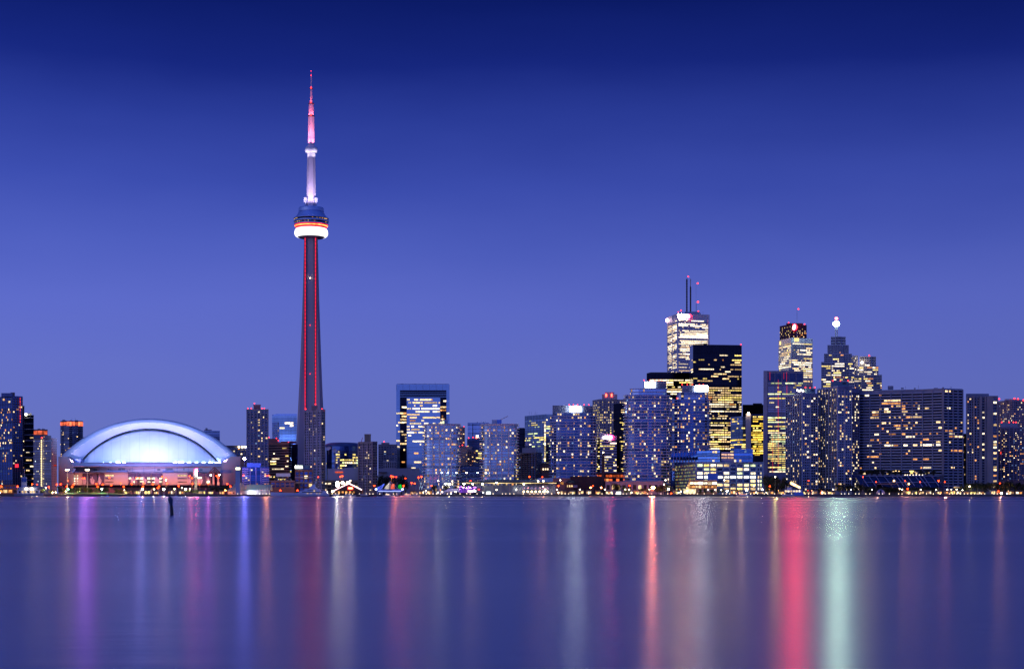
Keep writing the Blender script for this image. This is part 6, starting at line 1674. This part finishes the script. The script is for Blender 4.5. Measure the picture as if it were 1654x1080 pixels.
for px, py in ORANGE:
    far = 95 < px < 388 and py < 784
    lamp(px, py, SODIUM, 'orange sodium street lamp on a thin pole along the waterfront', 'street lamp', 'orange waterfront street lamps', .98 if far else .8, 1922 if far else None, (7500 if far else 5500, 1, .26, .07))
WH = ((0, 795), (36, 794), (47, 794), (74, 787), (106, 793), (128, 793), (85, 794.5), (90, 794.5), (201, 791), (249, 789.5), (282, 789), (294, 787), (307, 789), (688, 792.5), (683.5, 795.5), (707, 795), (780.5, 795), (714, 794), (728.5, 796), (736, 794), (802, 790.5), (834, 790), (881, 790), (899.5, 790.5), (902, 795), (880, 793), (936.5, 790), (977, 790), (1010, 790), (1016, 790), (1049, 790), (1072.5, 782), (1143.5, 790.5), (1155.5, 790.5), (1165, 791), (1217.5, 784.5), (1238, 795), (1221, 794.5), (1224.5, 794.5), (1229.5, 794.5), (1346, 790), (1374.5, 790.5), (1408.5, 790.5), (1453, 789), (1457, 790), (1463, 794), (1487, 790.5), (1512, 790.5), (1530, 790.5), (1536.5, 790.5), (1545, 790), (1554.5, 791), (1560.5, 795), (1576, 797), (1626.5, 796.5), (1634.5, 797), (1020, 795), (1026, 794), (1100, 793), (1110, 792), (1096, 795), (1199, 793), (1180, 794))
for px, py in WH: lamp(px, py, LAMPW, 'warm white promenade lamp on a thin pole at the water edge', 'street lamp', 'white promenade lamps', .46, None, (5200, 1, .82, .34) if 70 < px < 320 else (450, 1, .80, .50))
BIGW = lit('lamp_white_strong', (1, .90, .70), 160, 'AUTO', False); BIGO = lit('lamp_orange_strong', (1, .22, .05), 50, 'AUTO', False); BIGY = lit('lamp_yellow_strong', (1, .80, .36), 140, 'AUTO', False); HUGEO = lit('lamp_orange_huge', (1, .20, .06), 700, 'AUTO', False)
for px, py in ((230, 789.5), (264.5, 789.5), (300, 789.5), (1079.5, 790), (1174.5, 792.5), (1206, 791), (1231.5, 790.5)): lamp(px, py, BIGW, 'dazzling white lamp among the smaller promenade lamps', 'street lamp', 'dazzling white promenade lamps', .75)
for px, py in ((954, 787), (971, 787), (364, 791.5), (1257.5, 792.5), (1525.5, 794)): lamp(px, py, BIGO, 'dazzling orange lamp on the waterfront', 'street lamp', 'dazzling orange waterfront lamps', .8)
for px, py in ((1566, 797.3), (1617.5, 796)): lamp(px, py, BIGY, 'dazzling yellow lamp below the dark east promenade trees', 'street lamp', 'dazzling yellow lamps', .85)
for px, py in ((726, 781.5), (719.5, 781), (749.5, 781), (763.5, 781), (779, 781)): lamp(px, py, BIGY, 'bright yellow lamp in the row above the purple stage', 'street lamp', 'yellow lamps above the stage', .7)
lamp(1055, 787, HUGEO, 'blinding orange lamp before the tallest curved balcony tower', 'street lamp', None, 1.5, 1570)
lamp(110, 789.5, LAMPG, 'green lamp on the lawn in front of the stadium', 'street lamp', None, .9, None, (6000, .15, 1, .45)); lamp(164.5, 789.2, lit('lamp_mint', (.5, 1, .7), 40, 'AUTO', False), 'mint green lamp by the yellow lit park trees', 'street lamp', None, .8, None, (5000, .35, 1, .55))
lamp(395, 740.5, LAMPB, 'piercing blue lamp on a tall mast at the stadium corner', 'lamp', None, 1.2, 1700)
lamp(773.5, 790, LAMPR, 'red signal lamp beside the purple stage', 'signal lamp', None, .9); lamp(912.5, 795, LAMPR, 'red lamp low on the quay beyond the lit patio', 'signal lamp', None, .9); lamp(877, 785.5, lit('lamp_red_orange', (1, .16, .10), 120, 'AUTO', False), 'red orange lamp above the lit patio', 'street lamp', None, .9)
for px, py in ((340.5, 767), (354.5, 766.5)): lamp(px, py, LAMPC, 'bluish white lamp flanking the gabled stadium entrance', 'lamp', 'bluish lamps at the stadium gable', .8, 1640)
for px in (713.5, 723.5, 737, 753.5, 771.5): lamp(px, 763, LAMPC, 'tall slim mast with a cool white lamp before the white balconied condominiums', 'street lamp', 'tall cool white lamp masts', .6, 1592)
for px in (109, 141):
    D = 1600; t = Thing('floodlight_mast', 'tall twin headed floodlight mast on the park lawn', 'light mast', (X(px, D), D, GZ), 'twin headed floodlight masts')
    z = Z(759, D)
    b = MB(); b.tube((X(px, D), D, GZ), (X(px, D), D, z), .34, 8, r2=.2); b2 = MB(); b2.tube((X(px - 2.2, D), D, z), (X(px + 2.2, D), D, z), .14, 5)
    t.part('pole', b, wall('mast_pale', (.55, .50, .48), .5)); t.part('crossbar', b2, STEEL)
    for dx in (-1.9, 1.9): t.inst('lamp_head', unit_ball(LAMPW), (X(px + dx, D), D - .4, z + .3), (.8, .6, .55))
for px, py in ((545, 779.5), (545, 784), (553.5, 779.5), (562, 779.5)): lamp(px, py, lit('lamp_parking', (1, .92, .70), 85, 'AUTO', False), 'broad white floodlight over the parking structure', 'floodlight', 'parking floodlights', 1.5, 1640)
# lamps added along the shore, each with a spot that draws a lake streak
for px, py, p_, c_ in ((1053, 786, 420000, (1, .22, .10)), (958, 784, 16000, (1, .4, .25)), (60, 782, 14000, (1, .6, .35)), (110, 776, 22000, (1, .5, .3)), (134, 772, 14000, (1, .45, .3)), (268, 775, 16000, (.6, .7, 1)), (430, 768, 32000, (1, .34, .14)), (514, 770, 16000, (1, .35, .2)), (545, 778, 52000, (.95, .95, .85)), (566, 776, 32000, (1, .75, .7)), (640, 770, 34000, (1, .20, .12)), (655, 772, 26000, (1, .16, .2)),
                       (708, 776, 26000, (.9, .85, .7)), (760, 776, 20000, (1, .55, .4)), (876, 770, 20000, (1, .36, .2)), (905, 775, 10000, (1, .8, .6)), (1075, 775, 20000, (.9, .9, .9)), (1170, 775, 30000, (1, .62, .26)), (1196, 770, 34000, (1, .50, .22)), (1252, 770, 30000, (.85, .85, .2)), (1306, 776, 15000, (1, .3, .15)), (1394, 770, 24000, (1, .6, .3)),
                       (1415, 778, 15000, (1, .4, .25)), (1462, 776, 26000, (1, .36, .2)), (1486, 778, 16000, (1, .45, .3)), (1526, 778, 24000, (1, .3, .16)), (1566, 785, 10000, (1, .7, .35)), (1615, 780, 30000, (1, .42, .22))):
    t = lamp(px, py, LAMPW if c_[1] > .6 else SODIUM, 'slim added floodlight aimed at the lake to draw a long streak', 'floodlight', 'added floodlights for lake streaks', .55, 1572)
    streak_spot(t, px, py, 1571, p_, c_)
# little lights along the quay wall
qrg = random.Random(4)
px = 384
while px < 1640:
    t = Thing('quay_light', 'tiny warm light on top of the quay wall', 'quay light', (X(px, 1561), 1561, GZ + .15), 'tiny lights along the quay wall')
    o = link('post', unit_box(STEEL), t.o, (0, 0, .2)); o.scale = (.18, .18, .4)
    o = link('lamp_head', unit_ball(BOLL), t.o, (0, 0, .55)); o.scale = (.38, .38, .3)
    px += qrg.choice((5.5, 5.5, 11, 6.5, 15))

# ================================================================= timber pile in the lake
D = 190
pk = Thing('timber_pile', 'dark leaning timber pile with a bulky perched cap standing in the lake', 'mooring pile', (X(277, D), D, 0))
q = lambda px, py: (X(px, D), D, Z(py, D))
WOOD = wall('wet_wood', (.028, .030, .038), .6, .4, 6)
b = MB()
rows = []
for px, py, r_ in ((278.4, 836, .215), (277.8, 829.5, .215), (277.2, 823, .19), (276.6, 816, .165)):
    c = Vector(q(px, py)); rows.append([(c.x + r_ * math.cos(a) * (1 + .12 * math.sin(3 * a)), c.y + r_ * math.sin(a), c.z) for a in [2 * math.pi * k / 14 for k in range(15)]])
b.grid(rows); b.face([p for p in rows[-1][:14]]); pk.part('pile', b, WOOD, smooth=True)
b = MB(); rows = []
for px, py, rx in ((276.6, 816.5, .14), (276.2, 813, .18), (275.7, 809, .245), (275.3, 806, .26), (275.0, 803.6, .20), (274.6, 801.6, .10), (274.0, 799.5, .06)):
    c = Vector(q(px, py)); rows.append([(c.x + rx * math.cos(a) * (1 + .1 * math.sin(2 * a + 1)), c.y + rx * .8 * math.sin(a), c.z) for a in [2 * math.pi * k / 14 for k in range(15)]])
b.grid(rows); b.face(rows[-1][:14]); pk.part('cap', b, wall('weathered_cap', (.03, .05, .12), .6, .4, 6), smooth=True)
b = MB(); b.tube(q(274.3, 801), q(272.4, 798.2), .05, 6, r2=.03); b.tube(q(274.6, 802), q(274.9, 797.6), .045, 6, r2=.03); pk.part('iron_hook', b, BLACK)
